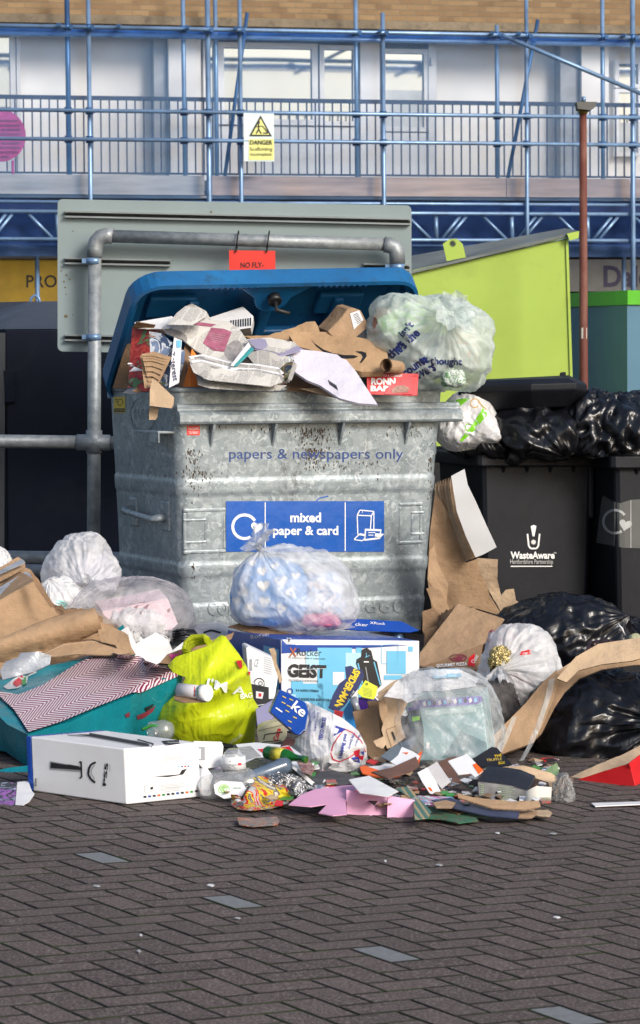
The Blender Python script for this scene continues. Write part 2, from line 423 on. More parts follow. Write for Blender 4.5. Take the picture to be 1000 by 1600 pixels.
# ================================================================== paving
def paving():
    r0=at  # pattern basis measured on the paving itself
    A=V((.0965*math.cos(R(30.5)),.0965*math.sin(R(30.5)),0)); B=V((.0905*math.cos(R(-56.5)),.0905*math.sin(R(-56.5)),0)); b=-B
    o=gnd(500+205/4.545,1420+280/4.545); o.z=0
    org=o-2*A-1*b     # the pale block is the upright brick [2,3]x[-1,1]; its far-left corner is (2,1)
    b_=NB('paving_brick'); att=b_.n('ShaderNodeAttribute',attribute_name='tone')
    sp=b_.ramp(b_.noise(120,4,rough=.8),[(.52,0),(.60,1)]); dk=b_.ramp(b_.noise(3,6),[(.35,0),(.7,1)])
    base=b_.mix(att.outputs['Fac'],(.064,.045,.041),(.100,.073,.067)); base=b_.mix(b_.math('MULTIPLY',dk,.4),base,(.05,.037,.039))
    base=b_.mix(b_.math('MULTIPLY',sp,.6),base,(.34,.29,.26)); st=b_.ramp(b_.noise(1.3,7,rough=.65),[(.46,0),(.66,1)]); base=b_.mix(b_.math('MULTIPLY',st,.5),base,(.09,.072,.065))
    b_.set(Base_Color=base,Roughness=.8,Specular_IOR_Level=.35,Normal=b_.bump(b_.noise(150,3),.004,b_.bump(b_.noise(30,3),.002)))
    pale=mat('pale_block',(.17,.18,.185),.8,var=.15,vs=60,bump=.001,bs=300)
    jm=NB('joint_sand'); jc=jm.mix(jm.ramp(jm.noise(5,5),[(.5,0),(.62,1)]),(.014,.013,.012),(.02,.03,.009)); jm.set(Base_Color=jc,Roughness=.95,Normal=jm.bump(jm.noise(150,3),.002))
    rnd=random.Random(4); vs=[];fs=[];mi=[];tone=[]
    g=.0034; ch=.003
    def brick(i0,j0,i1,j1,m):
        c=org+A*((i0+i1)/2)+b*((j0+j1)/2)
        if not(-4.2<c.x<4.2 and 4.8<c.y<19): return
        if c.y>14.5 and rnd.random()<0: return
        ga=g/.0965; gb=g/.0905; ca=ch/.0965; cb=ch/.0905; dz=rnd.uniform(-.0006,.0006); tx=rnd.uniform(-.006,.006); ty=rnd.uniform(-.006,.006); tn=rnd.random()
        k=len(vs)
        for (e,z) in ((0,-.02),(0,-.0012),(1,0)):
            for (i,j) in ((i0+ga+e*ca,j0+gb+e*cb),(i1-ga-e*ca,j0+gb+e*cb),(i1-ga-e*ca,j1-gb-e*cb),(i0+ga+e*ca,j1-gb-e*cb)):
                p=org+A*i+b*j; p=V((p.x,p.y,gz(p.x)+z+dz+tx*(p.x-c.x)+ty*(p.y-c.y))); vs.append(p)
        for q in range(2):
            for e in range(4): fs.append((k+q*4+e,k+q*4+(e+1)%4,k+q*4+4+(e+1)%4,k+q*4+4+e)); mi.append(2); tone.append(tn)
        fs.append((k+8,k+9,k+10,k+11)); mi.append(m); tone.append(tn)
    N=70
    for m_ in range(-2*N,2*N):
        for n_ in range(-N,N):
            i=m_+2*n_; j=m_-2*n_
            c=org+A*(i+2)+b*j
            if not(-4.8<c.x<4.8 and 4.4<c.y<19.5): continue
            brick(i,j,i+2,j+1,0)
            pal=(i==0 and j in (0,-8,8,16,-16)) or (i==38 and j%8==3)
            brick(i+2,j-1,i+3,j+1,1 if pal else 0)
    me=bpy.data.meshes.new('paving'); me.from_pydata(vs,[],fs); me.materials.append(b_.m); me.materials.append(pale); me.materials.append(jm.m)
    me.polygons.foreach_set('material_index',mi); a=me.attributes.new('tone','FLOAT','FACE'); a.data.foreach_set('value',tone)
    o=bpy.data.objects.new('paving',me); S.collection.objects.link(o); tag(o,kind='structure'); W[o]=V((0,0,0))
    mb=MB(); L=300
    mb.add([(-L,-L,gz(-L)-.0035),(L,-L,gz(L)-.0035),(L,L,gz(L)-.0035),(-L,L,gz(-L)-.0035)],[(0,1,2,3)],jm.m)
    struct(mb,'ground')
paving()
# ================================================================== building, 39 m away
KB=4.9e-5
def wy(px,Y0): return Y0*(1+KB*(px-500))
def bp(px,py,Y0=39.0):
    p=at(px,575,wy(px,Y0)); return V((p.x,p.y,at(500,py,Y0).z))
WD=(bp(900,0)-bp(100,0)); WD.z=0; WD.normalize(); WN=V((WD.y,-WD.x,0))     # WN points to the camera
def wbox(mb,x0,y0,x1,y1,Y0,th,m):
    a=bp(x0,y1,Y0); b=bp(x1,y1,Y0); c=bp(x0,y0,Y0); mb.box(a,b-a,WN*-th,V((0,0,c.z-a.z)),m)
bk=NB('yellow_brick'); bt=bk.n('ShaderNodeTexBrick'); mp=bk.n('ShaderNodeMapping'); bk.l(bk.tc.outputs['UV'],mp.inputs[0]); bk.l(mp.outputs[0],bt.inputs['Vector'])
for k_,v_ in (('Scale',1.0),('Brick Width',.225),('Row Height',.075),('Mortar Size',.006),('Bias',-.2)): bt.inputs[k_].default_value=v_
bt.inputs['Color1'].default_value=(.23,.145,.075,1); bt.inputs['Color2'].default_value=(.34,.23,.12,1); bt.inputs['Mortar'].default_value=(.25,.19,.12,1)
cc=bk.mix(bk.math('MULTIPLY',bk.ramp(bk.noise(2,6,'UV',(1,3,1)),[(.45,0),(.7,1)]),.45),bt.outputs[0],(.12,.075,.04))
bk.set(Base_Color=cc,Roughness=.9,Normal=bk.bump(bt.outputs['Fac'],-.01)); BRICK=bk.m
CONC=mat('concrete_band',(.2,.16,.11),.9,var=.3,vs=3,dirt=.5,bump=.01,bs=20)
REND=mat('white_render',(.86,.85,.83),.8,var=.05,vs=.8); GREYW=mat('grey_render',(.38,.40,.43),.8); UPVC=mat('white_upvc',(.75,.77,.8),.35,var=.03)
gl=NB('window_glass'); gl.set(Base_Color=(.42,.46,.5),Metallic=.85,Roughness=.06,Normal=gl.bump(gl.noise(.8,1),.004)); GLASS=gl.m
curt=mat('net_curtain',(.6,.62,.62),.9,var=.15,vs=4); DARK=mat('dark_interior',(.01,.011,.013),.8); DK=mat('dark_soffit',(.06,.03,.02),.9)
bld=thing('apartment_building','long yellow brick block with white rendered balcony level behind scaffolding','building',bp(500,1000,39))
mb=MB()
a=bp(-600,32,39.0); b=bp(1700,32,39.0); h=3.0; nb_=(b-a).length
mb.add([a,b,b+V((0,0,h)),a+V((0,0,h))],[(0,1,2,3)],BRICK,[(0,0),(nb_,0),(nb_,h),(0,h)])
mb.add([a,b,b-WN*6,a-WN*6],[(0,1,2,3)],CONC); mb.add([a+V((0,0,h)),b+V((0,0,h)),b-WN*6+V((0,0,h)),a-WN*6+V((0,0,h))],[(0,1,2,3)],CONC)
mb.build('brick_wall',bld)
mb=MB(); wbox(mb,-600,32,1700,45,38.95,.6,CONC); mb.build('concrete_band',bld)
mb=MB(); wbox(mb,-600,45.3,1700,52,39.1,.5,DK); mb.build('soffit_board',bld)
mb=MB(); wbox(mb,-600,40,320,330,39.8,.2,REND); wbox(mb,320,40,684,330,39.85,.2,GREYW); wbox(mb,684,40,1700,330,39.8,.2,REND); mb.build('rendered_wall',bld)
mb=MB(); wbox(mb,245,50,266,290,39.5,.3,GREYW); mb.build('wall_pier',bld)
mb=MB(); wbox(mb,268,50,318,290,39.4,.4,REND); mb.build('wall_pier',bld)
mb=MB(); wbox(mb,877,50,908,290,39.5,.3,GREYW); mb.build('wall_pier',bld)
mb=MB(); wbox(mb,910,50,952,290,39.4,.4,REND); mb.build('wall_pier',bld)
mb=MB(); wbox(mb,-600,284,1700,300,38.7,2,CONC); mb.build('balcony_slab',bld)
def window(x0,y0,x1,y1,fr=5,cur=False,nm='window'):
    mb=MB()
    for q in ((x0,y0,x1,y0+fr),(x0,y1-fr,x1,y1),(x0,y0+fr,x0+fr,y1-fr),(x1-fr,y0+fr,x1,y1-fr)): wbox(mb,*q,39.62,.1,UPVC)
    f=mb.build(nm,bld); mb=MB(); wbox(mb,x0+fr,y0+fr,x1-fr,y1-fr,39.68,.02,GLASS); mb.build('pane',f)
    if cur:
        mb=MB(); wbox(mb,x0+fr,y0+(y1-y0)*.5,x1-fr,y1-fr,39.665,.003,curt); mb.build('net_curtain',f)
window(-20,58,30,190,8); window(322,66,344,290,6); window(345,68,500,196,9); window(503,70,562,196,7); window(598,74,672,204,7,True); window(962,86,1004,130,6); window(962,132,1004,240,6,True)
mb=MB()
for x0,x1 in ((345,410),(412,500),(503,562)): wbox(mb,x0,198,x1,288,39.66,.06,UPVC)
mb.build('door_panel',bld); mb=MB(); wbox(mb,566,64,596,290,39.6,.1,UPVC); wbox(mb,672,66,684,290,39.6,.1,UPVC); wbox(mb,598,206,672,290,39.64,.06,UPVC); mb.build('door_frame',bld)
mb=MB(); wbox(mb,32,55,38,290,39.65,.08,UPVC); wbox(mb,-20,192,30,290,39.66,.06,UPVC); wbox(mb,676,88,680,98,39.55,.05,UPVC); mb.build('door_frame',bld)
RAILB=mat('blue_black_rail_paint',(.006,.014,.05),.5)
rl=thing('balcony_railing','dark blue painted balcony railing of upright bars across the white flats','railing',bp(500,290,38.7))
mb=MB(); wbox(mb,-300,155,1300,161,38.75,.08,RAILB); top=mb.build('top_rail',rl)
mb=MB(); wbox(mb,-300,272,1300,275,38.72,.03,RAILB); mb.build('bottom_rail',rl)
for i in range(86):
    x=-65+13.35*i
    if i==0: mb=MB(); wbox(mb,x-1.1,160,x+1.1,274,38.74,.02,RAILB); b0=mb.build('baluster',rl); px0=bp(x,200,38.74)
    else:
        b1=b0.copy(); S.collection.objects.link(b1); b1.location=bp(x,200,38.74)-px0; b1.location.z=0
mb=MB()
for x in (318,640,960): pass
# ---- shops under the balcony
sh=thing('shop','dark shop fronts in shade below the scaffolding','shop',bp(500,1100,39.6))
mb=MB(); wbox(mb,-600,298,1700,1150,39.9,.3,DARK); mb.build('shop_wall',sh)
YEL=mat('yellow_fascia',(.52,.33,.015),.4)
fs=thing('shop_fascia','yellow shop sign board with dark lettering behind the dark steel container','sign',bp(100,470,39.2))
mb=MB(); wbox(mb,-300,406,230,471,39.2,.12,YEL); yb=mb.build('sign_board',fs)
mb=MB(); wbox(mb,-300,399,238,405,39.15,.2,mat('grey_trim',(.12,.12,.13),.5)); mb.build('top_trim',fs)
Dec([yb]).text('PROP',72,439.5,62,20,BLACKINK,0,.015).build('lettering',fs)
fs=thing('shop_fascia','pale grey shop sign with navy lettering half hidden by the brown post','sign',bp(900,455,39.2))
mb=MB(); wbox(mb,690,405,1500,456,39.2,.12,mat('pale_fascia',(.25,.26,.27),.5)); yb=mb.build('sign_board',fs)
Dec([yb]).text('Dale',980,432,74,34,NAVY,0,.03).build('lettering',fs)
# ---- scaffold
ALU=mat('galvanised_tube',(.19,.31,.50),.36,.4,var=.3,vs=2,dirt=.3); TBL=mat('blue_grey_tube',(.05,.13,.30),.4,.5,var=.3,vs=2); WOOD=mat('scaffold_plank',(.34,.25,.20),.85,var=.35,vs=1.5,mp=(.6,1,6)); WOODG=mat('grey_scaffold_plank',(.30,.29,.28),.85,var=.35,vs=1.5,mp=(.6,1,6))
sc=thing('scaffolding','tube scaffolding wrapped in blue netting across the front of the flats','scaffold',bp(500,1100,37.6))
def tube(name,x0,y0,x1,y1,Y0,wpx,m,Y1=None):
    mb=MB(); mb.tube([bp(x0,y0,Y0),bp(x1,y1,Y1 or Y0)],wpx/2*Y0/F,m,8); return mb.build(name,sc)
for x,t_,yb_,Y0,wp in ((144,-20,700,37.6,7),(329,-20,700,37.6,8),(379,-20,700,37.6,6.5),(601,18,700,37.6,7),(824,-20,700,37.6,6.5),(989,-20,700,37.6,8),(-60,-20,700,37.6,7),(1080,-20,700,37.6,7)):
    tube('upright_pole',x,t_,x+1,yb_,Y0,wp,ALU)
for x,t_,m in ((111,-20,TBL),(291,-20,ALU),(341,-20,ALU),(559,-20,ALU),(778,34,ALU),(942,-20,ALU)): tube('upright_pole',x,t_,x+1,300,38.45,7 if x>120 else 8,m)
tube('ledger',-300,50,1300,50,37.55,7,ALU); tube('ledger',-300,62,1300,62,38.4,7,ALU)
for y in (178,222): tube('ledger',-300,y,1300,y,37.5,6,ALU)
tube('diagonal_brace',391,22,354,276,38.2,6,TBL); tube('diagonal_brace',842,24,794,279,38.2,6,TBL); tube('diagonal_brace',787,50,1004,140,37.4,7,ALU)
for x in (97,190,297,372,596,770,812,975): tube('cross_tube',x,46,x+4,47,36.9,6,TBL,38.6)
for x in (111,144,291,329,379,559,601,778,824,942,989):
    for y in (50,178,222):
        mb=MB(); c=bp(x,y,37.52); mb.tube([c-V((0,0,.045)),c+V((0,0,.045))],.052,TBL,8); mb.box(c+V((.03,-.06,-.03)),V((.05,0,0)),V((0,.04,0)),V((0,0,.05)),TBL); mb.build('coupler',sc)
for x0,x1,m in ((-200,322,WOODG),(334,792,WOOD),(793,985,WOOD),(990,1200,WOOD)):
    mb=MB(); wbox(mb,x0,276,x1,306,37.85,.04,m); mb.build('toe_board',sc)
mb=MB(); wbox(mb,-200,307.5,1200,311,38.0,.7,WOODG); mb.build('deck_board',sc)
for y in (318,333,375,384): tube('ledger',-300,y,1300,y,37.7 if y!=384 else 38.2,6 if y!=318 else 5,ALU)
for x in list(range(-190,1300,118)):
    for (xa,ya,xb,yb2) in ((x,335,x+38,373),(x+55,373,x+84,337),(x+64,373,x+94,337)): tube('lattice_bar',xa,ya,xb,yb2,37.7,5,ALU)
    tube('lattice_bar',x+46,335,x+47,373,37.7,7,ALU)
for x in (840,975,215,60): tube('upright_pole',x,384,x,700,38.3,7,ALU)
def net(name,y0,y1,col,al,Y0):
    b=NB(name+'_mesh'); tr=b.n('ShaderNodeBsdfTransparent'); m=b.n('ShaderNodeMixShader')
    f=b.math('ADD',b.math('MULTIPLY',b.noise(.5,5,mp=(1,1,.5),dist=.6),.28),al-.14); b.l(f,m.inputs[0]); b.set(Base_Color=col,Roughness=.7)
    tl=b.n('ShaderNodeBsdfTranslucent'); tl.inputs[0].default_value=(*col,1); m2=b.n('ShaderNodeMixShader'); m2.inputs[0].default_value=.4
    b.l(b.p.outputs[0],m2.inputs[1]); b.l(tl.outputs[0],m2.inputs[2]); b.l(tr.outputs[0],m.inputs[1]); b.l(m2.outputs[0],m.inputs[2]); b.l(m.outputs[0],b.out.inputs[0])
    mb=MB(); N=150; vs=[]
    for i in range(N+1):
        x=-250+1500*i/N
        for j in range(9):
            y=y0+(y1-y0)*j/8; vs.append(bp(x,y+(2.5*abs(math.sin(x*.017)) if j==0 else 0),Y0)+WN*.06*noise.noise(V((x*.03,y*.02,3))))
    mb.add(vs,[(i*9+j,i*9+9+j,i*9+10+j,i*9+j+1) for i in range(N) for j in range(8)],b.m,None,True); mb.build(name,sc,recalc=False)
net('debris_netting',51,312,(.20,.50,1.0),.19,37.75); net('top_hem',50,62,(.01,.16,.7),.6,37.62); net('lower_netting',312,400,(.01,.07,.30),.62,37.95); net('hanging_sheet',383,401,(.02,.07,.2),.9,37.9)
# ---- danger sign and pink banner
PY=mat('pale_yellow_print',(.75,.75,.25),.5)
ds=thing('danger_sign','white and yellow scaffolding warning sign tied to the tubes','sign',bp(407,253,37.4))
mb=MB(); wbox(mb,384,178,431,253,37.42,.02,mat('sign_plastic',(.62,.74,.74),.4)); o=mb.build('sign_panel',ds,.0)
d=Dec([o],.006); d.rect(389,217,428,250,PY).poly([(407,180),(425,213),(389,213)],BLACKINK).poly([(407,185.5),(420.5,210.5),(393.5,210.5)],PY,.006)
d.text('DANGER',408,222.5,35,7,BLACKINK,0,.02,.01).text('Scaffolding',408,233.5,35,7,BLACKINK,0,0,.01).text('incomplete',408,241.5,33,7,BLACKINK,0,0,.01)
d.line([(404,193),(404,202),(400,209)],2,BLACKINK,.012).line([(404,202),(408,209)],2,BLACKINK,.012).line([(399,198),(410,197),(418,207)],1.5,BLACKINK,.012).line([(411,208),(419,208)],2,BLACKINK,.012).poly([(402,189),(406,189),(406,193),(402,193)],BLACKINK,.012)
d.build('printed_warning',ds)
pk=mat('magenta_print',(.42,.03,.2),.6,var=.2); pkd=mat('dark_magenta_print',(.2,.015,.1),.6)
mb=MB(); n=40
c=bp(4,217,37.9); r_=40*37.9/F; mb.rings([[c+(WD*math.cos(2*math.pi*i/n)+V((0,0,1))*math.sin(2*math.pi*i/n))*r_-WN*q for i in range(n)] for q in (0,.03)],pk)
pb=thing('round_banner','round magenta banner behind the netting at the left edge','banner',c-V((0,0,r_))); o=mb.build('disc',pb)
d=Dec([o],.01)
for i in range(9): d.rect(-4+(i%3)*3,187+i*7,32,190+i*7,pkd)
d.build('printed_lines',pb); mb=MB(); mb.tube([bp(24,255,37.9),bp(24,285,37.9)],.02,pk,6); mb.build('support_rod',pb)
# ================================================================== containers behind
LIME=mat('lime_paint',(.40,.55,.09),.42,var=.08,vs=2.5,dirt=.12); LGREY=mat('weathered_grey_roof',(.16,.18,.17),.6,var=.3,vs=4)
lc=thing('recycling_bank','tall lime green steel bank with a sloping grey roof and lifting lug','container',V((1.05,15.6,gz(1.05))))
Yc=15.5
mb=MB(); P=[at(560,445,Yc),at(888,372,Yc),at(897,640,Yc),at(560,640,Yc)]; zb=gz(1); zl=at(500,700,Yc).z; P[2]=V((P[2].x,Yc,zl)); P[3]=V((P[3].x,Yc,zl))
Q=[p+V((.05,1.5,0)) for p in P]
mb.add(P+Q,[(0,1,2,3),(7,6,5,4),(1,5,6,2),(0,3,7,4),(3,2,6,7),(0,4,5,1)],LIME); o=mb.build('body',lc,.006)
mb=MB(); mb.box(V((P[3].x-.0,Yc+.03,zb+.02)),V((P[2].x-P[3].x+.12,0,0)),V((0,1.4,0)),V((0,0,zl-zb-.022)),mat('dark_gap_block',(.012,.012,.014),.6)); mb.build('base',lc)  # added black block under the lime body, keeps gaps between the bins dark
mb=MB(); r=[at(560,443,Yc-.03),at(905,361,Yc-.03)]; up=[at(560,424,Yc+.45),at(905,358,Yc+.9)]
mb.add([r[0],r[1],r[1]+V((0,.9,.06)),r[0]+V((0,.9,.13))]+[q-V((0,0,.015)) for q in (r[0],r[1],r[1]+V((0,.9,.06)),r[0]+V((0,.9,.13)))],[(0,1,2,3),(4,7,6,5),(0,4,5,1),(1,5,6,2),(2,6,7,3),(3,7,4,0)],LGREY); mb.build('roof_panel',lc)
mb=MB(); prism(mb,[(886,365),(905,361),(904,372),(890,376)],Yc-.05,(0,.03,0),LIME); prism(mb,[(645,422),(886,368),(886,371.5),(645,425.5)],Yc-.02,(0,.02,0),LIME); mb.build('roof_edge',lc)
mb=MB(); ring=[]; 
out=[(698,408),(728,402),(723,381),(713,373),(702,374),(692,381)]
prism(mb,out,Yc-.02,(0,.015,0),LIME); lug=mb.build('lifting_lug',lc); Dec([lug],.002).arc(707.5,380.5,2.5,5,0,360,mat('hole_shadow',(.05,.07,.06),.8)).build('eye',lug)
mb=MB(); wl=mat('weld_line',(.4,.6,.04),.5)
prism(mb,[(884,374),(888,373),(898,690),(894,690)],Yc-.01,(0,.01,0),LIME); mb.build('corner_flange',lc)
# blue grey container at right
BG1=mat('slate_blue_paint',(.075,.17,.25),.5,var=.08,vs=2); GRN=mat('green_rim_paint',(.09,.42,.02),.4,var=.08)
c2=thing('recycling_bank','slate blue steel bank with bright green top rim at the right edge','container',V((1.9,17.2,gz(1.9))))
Ye=17.0; e0=at(980,455,Ye); lf=at(890,458,Ye+.55); lf.z=e0.z; lf2=lf+(lf-e0)*.8; rt=at(1100,455,Ye+.35); rt.z=e0.z; zb=gz(1.9)+.1
def wallp(a,b,z0,z1,m,mb,th=.03): mb.add([V((a.x,a.y,z0)),V((b.x,b.y,z0)),V((b.x,b.y,z1)),V((a.x,a.y,z1))],[(0,1,2,3)],m)
bk_=rt+(lf2-e0)
mb=MB(); pts=[lf2,e0,rt,bk_]; z1=e0.z-.01
mb.add([V((p.x,p.y,z)) for z in (zb,z1) for p in pts],[(0,1,5,4),(1,2,6,5),(2,3,7,6),(3,0,4,7),(4,5,6,7)],BG1); mb.build('body',c2)
cen=(lf2+e0+rt+bk_)/4; mb=MB()
pr=[p+(p-cen)*.03 for p in pts]; mb.add([V((p.x,p.y,z)) for z in (at(980,476,Ye).z,e0.z+.005) for p in pr],[(0,1,5,4),(1,2,6,5),(2,3,7,6),(3,0,4,7),(4,5,6,7),(0,3,2,1)],GRN); mb.build('top_rim',c2)
# dark container at left
DKM=mat('charcoal_steel',(.007,.010,.020),.55,.0,var=.25,vs=2,spec=.12,dirt=.15); DKR=mat('hood_steel_sky_sheen',(.06,.068,.085),.5,.2,var=.12,vs=2)  # hood colour lightened to grey to carry the sky's reflection
c3=thing('steel_container','large charcoal steel container with grey sloping hood behind the pipe rail','container',V((-1.5,15.8,gz(-1.5))))
Y3=15.0; zt=at(8,515,Y3).z; z0=gz(-1.6)+.05
A0=at(8,515,Y3); A1=at(330,513,Y3+.1); A1.z=A0.z; L0=at(-140,515,Y3+.9); L0.z=A0.z
mb=MB(); Bq=[L0,A0,A1,A1+V((-.2,1.5,0)),L0+V((.0,1.3,0))]
mb.add([V((p.x,p.y,z)) for z in (z0,zt) for p in Bq],[(0,1,6,5),(1,2,7,6),(2,3,8,7),(3,4,9,8),(4,0,5,9),(5,6,7,8,9)],DKM); o3=mb.build('body',c3,.008)
ri=[at(-60,478,Y3+.8),at(45,471,Y3+.5),at(300,471,Y3+.55),at(300,471,Y3+1.0),at(-60,478,Y3+1.2)]
for p in ri: p.z=ri[1].z
mb=MB(); mb.add([V((p.x,p.y,zt+.002)) for p in Bq]+ri,[(0,1,6,5),(1,2,7,6),(2,3,8,7),(3,4,9,8),(4,0,5,9),(5,6,7,8,9)],DKR); mb.build('hood',c3)
mb=MB(); P0=at(45,474,Y3+.5); mb.tube([P0+V((-.0,0,-.02)),P0+V((.015,0,.03)),P0+V((.035,0,.045)),P0+V((.055,0,.03)),P0+V((.065,0,-.02))],.008,ALU,8); mb.build('lifting_ring',c3)
mb=MB(); prism(mb,[(6,578),(24,578),(24,628),(8,630)],Y3-.03,(0,.05,0),DKM); mb.build('hinge',c3,.004)
mb=MB(); prism(mb,[(-2,520),(8,520),(6,880),(-4,880)],Y3-.02,(0,.03,0),mat('container_edge',(.05,.055,.06),.5)); mb.build('corner_post',c3)
# brown post
RUST=NB('rusty_paint'); cc=RUST.mix(RUST.ramp(RUST.noise(9,6,mp=(1,1,.5)),[(.45,0),(.6,1)]),(.13,.035,.022),(.19,.075,.05)); cc=RUST.mix(RUST.ramp(RUST.noise(6,6,mp=(1,1,.6)),[(.66,0),(.69,1)]),cc,(.5,.2,.2)); RUST.set(Base_Color=cc,Roughness=.7,Normal=RUST.bump(RUST.noise(60,4),.003)); RUST=RUST.m
Yp=15.0; p0=at(912,630,Yp); p0.z=gz(p0.x); p1=at(911,172,Yp)
po=thing('rusty_post','thin rusty brown steel post with a flat cap, right of the lime bank','post',p0)
mb=MB(); mb.tube([p0,at(912,620,Yp),p1],[.024,.024,.019],RUST,14); ps=mb.build('pole',po)
mb=MB(); mb.tube([at(911,160,Yp),at(911,178,Yp)],.024,mat('brass_collar',(.3,.2,.05),.5,.5),12); mb.build('collar',po)
mb=MB(); prism(mb,[(901,159),(933,159),(931,166),(922,172),(903,170)],Yp-.06,(0,.12,0),mat('slate_cap',(.13,.13,.12),.7)); mb.build('cap_plate',po)
mb=MB(); mb.tube([at(912,151,Yp),at(912,159,Yp)],.012,ALU,8); mb.build('cap_lamp',po)
Dec([ps],.002).rect(908,512,917,529,mat('old_sticker',(.5,.48,.42),.7)).build('sticker',po)
# ================================================================== pipe rail and sign board
GP=NB('galvanised_pipe'); f=GP.noise(24,5); c=GP.mix(GP.ramp(f,[(.35,0),(.65,1)]),(.21,.235,.25),(.33,.355,.37)); c=GP.mix(GP.ramp(GP.noise(140,2),[(.66,0),(.72,1)]),c,(.5,.52,.53)); GP.set(Base_Color=c,Metallic=.35,Roughness=.5,Normal=GP.bump(GP.noise(90,3),.001)); GP=GP.m
Yf=13.75; fe=thing('pipe_railing','galvanised tube railing frame standing behind the metal bin','railing',V((-1,Yf,gz(-1))))
pr_=10.5*Yf/F
def P3(px,py,dy=0): return at(px,py,Yf+dy)
mb=MB(); arc=[P3(147,404-0)]; 
xl=P3(146,1080); xl.z=gz(xl.x)
mb.tube([xl,P3(147,690),P3(148,398)],pr_,GP,16); mb.build('upright',fe)
mb=MB(); mb.tube([P3(148,402),P3(148,388),P3(151,378),P3(157,371),P3(167,368),P3(176,369)],pr_*1.18,GP,16); mb.build('elbow',fe)
mb=MB(); mb.tube([P3(172,369),P3(602,382)],pr_*.95,GP,16); mb.build('top_rail',fe)
mb=MB(); mb.tube([P3(600,382),P3(608,383),P3(616,387),P3(620,394),P3(621,412)],pr_*1.18,GP,16); mb.build('elbow',fe)
xr=P3(624,1080); xr.z=gz(xr.x); mb=MB(); mb.tube([P3(621,405),P3(622,690),xr],pr_,GP,16); mb.build('upright',fe)
mb=MB(); mb.tube([P3(-200,687),P3(126,691)],pr_,GP,16); mb.tube([P3(120,691),P3(172,692)],pr_*1.2,GP,16); mb.tube([P3(147,672),P3(147,708)],pr_*1.2,GP,16); mb.tube([P3(170,692),P3(622,697)],pr_,GP,16); mb.build('middle_rail',fe)
mb=MB(); mb.tube([P3(-200,868),P3(622,878)],pr_,GP,16); mb.build('lower_rail',fe); mb=MB(); mb.tube([P3(-200,888,.35),P3(622,900,.35)],pr_,GP,16); mb.build('lower_rail',fe)
SBD=mat('grey_sign_back',(.25,.31,.315),.55,var=.06,vs=3,dirt=.05)
sb=thing('sign_board','large grey back of a sign board clamped behind the tube railing','sign',P3(366,548,.1))
def rrect(x0,y0,x1,y1,r,dy0=0,dy1=0):
    P=[]
    for cx,cy,a0 in ((x1-r,y0+r,-90),(x1-r,y1-r,0),(x0+r,y1-r,90),(x0+r,y0+r,180)):
        for i in range(5): a=R(a0+i*22.5); P.append((cx+r*math.cos(a),cy+r*math.sin(a)))
    return P
def shear(P,k,x0=90): return [(x,y+k*(x-x0)) for x,y in P]
mb=MB(); prism(mb,shear(rrect(90,311,643,549,8),.018),Yf+.1,(0,.012,0),SBD); sbp=mb.build('panel',sb)
CH=mat('channel_aluminium',(.3,.33,.33),.45,.5); 
def channel(x0,y,x1):
    mb=MB(); s_=.022
    for k_,(dy,m) in enumerate(((0,CH),(4.5,DARK),(8,CH))): prism(mb,[(x0,y+dy),(x1,y+dy+s_*(x1-x0)),(x1,y+dy+2.6+s_*(x1-x0)),(x0,y+dy+2.6)],Yf+.1-(.03 if m is CH else .012),(0,.03 if m is CH else .012,0),m)
    mb.build('channel',sb)
channel(101,329,641); channel(101,402,266); channel(101,522,200); channel(568,411,640)
mb=MB()
for x,y in ((147,408),(147,527),(621,417)):
    mb.tube([P3(x-.5,y-5),P3(x-.5,y+5)],pr_*1.1,ALU,16); mb.box(P3(x-19,y+3,-.01),V((.05,0,0)),V((0,.05,0)),V((0,0,.022)),ALU)
mb.build('pipe_clamp',sb)
d=Dec([sbp],.002); rs=mat('rust_spots',(.16,.12,.06),.9)
for x,y,r in ((103,494,3.2),(114,492,1.2),(102,449,1.5),(114,361,1.2),(104,430,1.8),(100,440,1.6),(109,436,1.4),(103,460,1.3),(330,331,2),(96,423,1.5)): d.poly([(x+r*math.cos(a),y+r*.8*math.sin(a)) for a in (0,1,2,3,4,5)],rs)
d.build('rust_spots',sb)
REDP=mat('red_poster',(.75,.045,.03),.45,var=.05)
ns=thing('warning_poster','bright red fly-tipping notice hung by two black cable ties','sign',P3(394,430,-.06))
mb=MB(); plate(mb,[(358,391),(430,392),(431,470),(358,469)],Yf-.055,REDP,.003,20,.002,3); o=mb.build('poster_sheet',ns)
d=Dec([o],.002); d.text('NO FLY-',394,414,36,8.5,BLACKINK,1,.01).text('TIPPING',394,440,36,8.5,BLACKINK,1,.01); d.build('lettering',ns)
for x in (371,419):
    mb=MB(); mb.tube([P3(x,366,-.01)+V((math.sin(a)*.006,-math.cos(a)*.045,0))+V((0,0,(math.sin(a)*.045)-.03)) for a in [i*math.pi/6 for i in range(13)]],.004,BLACKINK,6); mb.tube([P3(x-3,386,-.062),P3(x-2,394,-.064)],.004,BLACKINK,6); mb.build('cable_tie',ns)
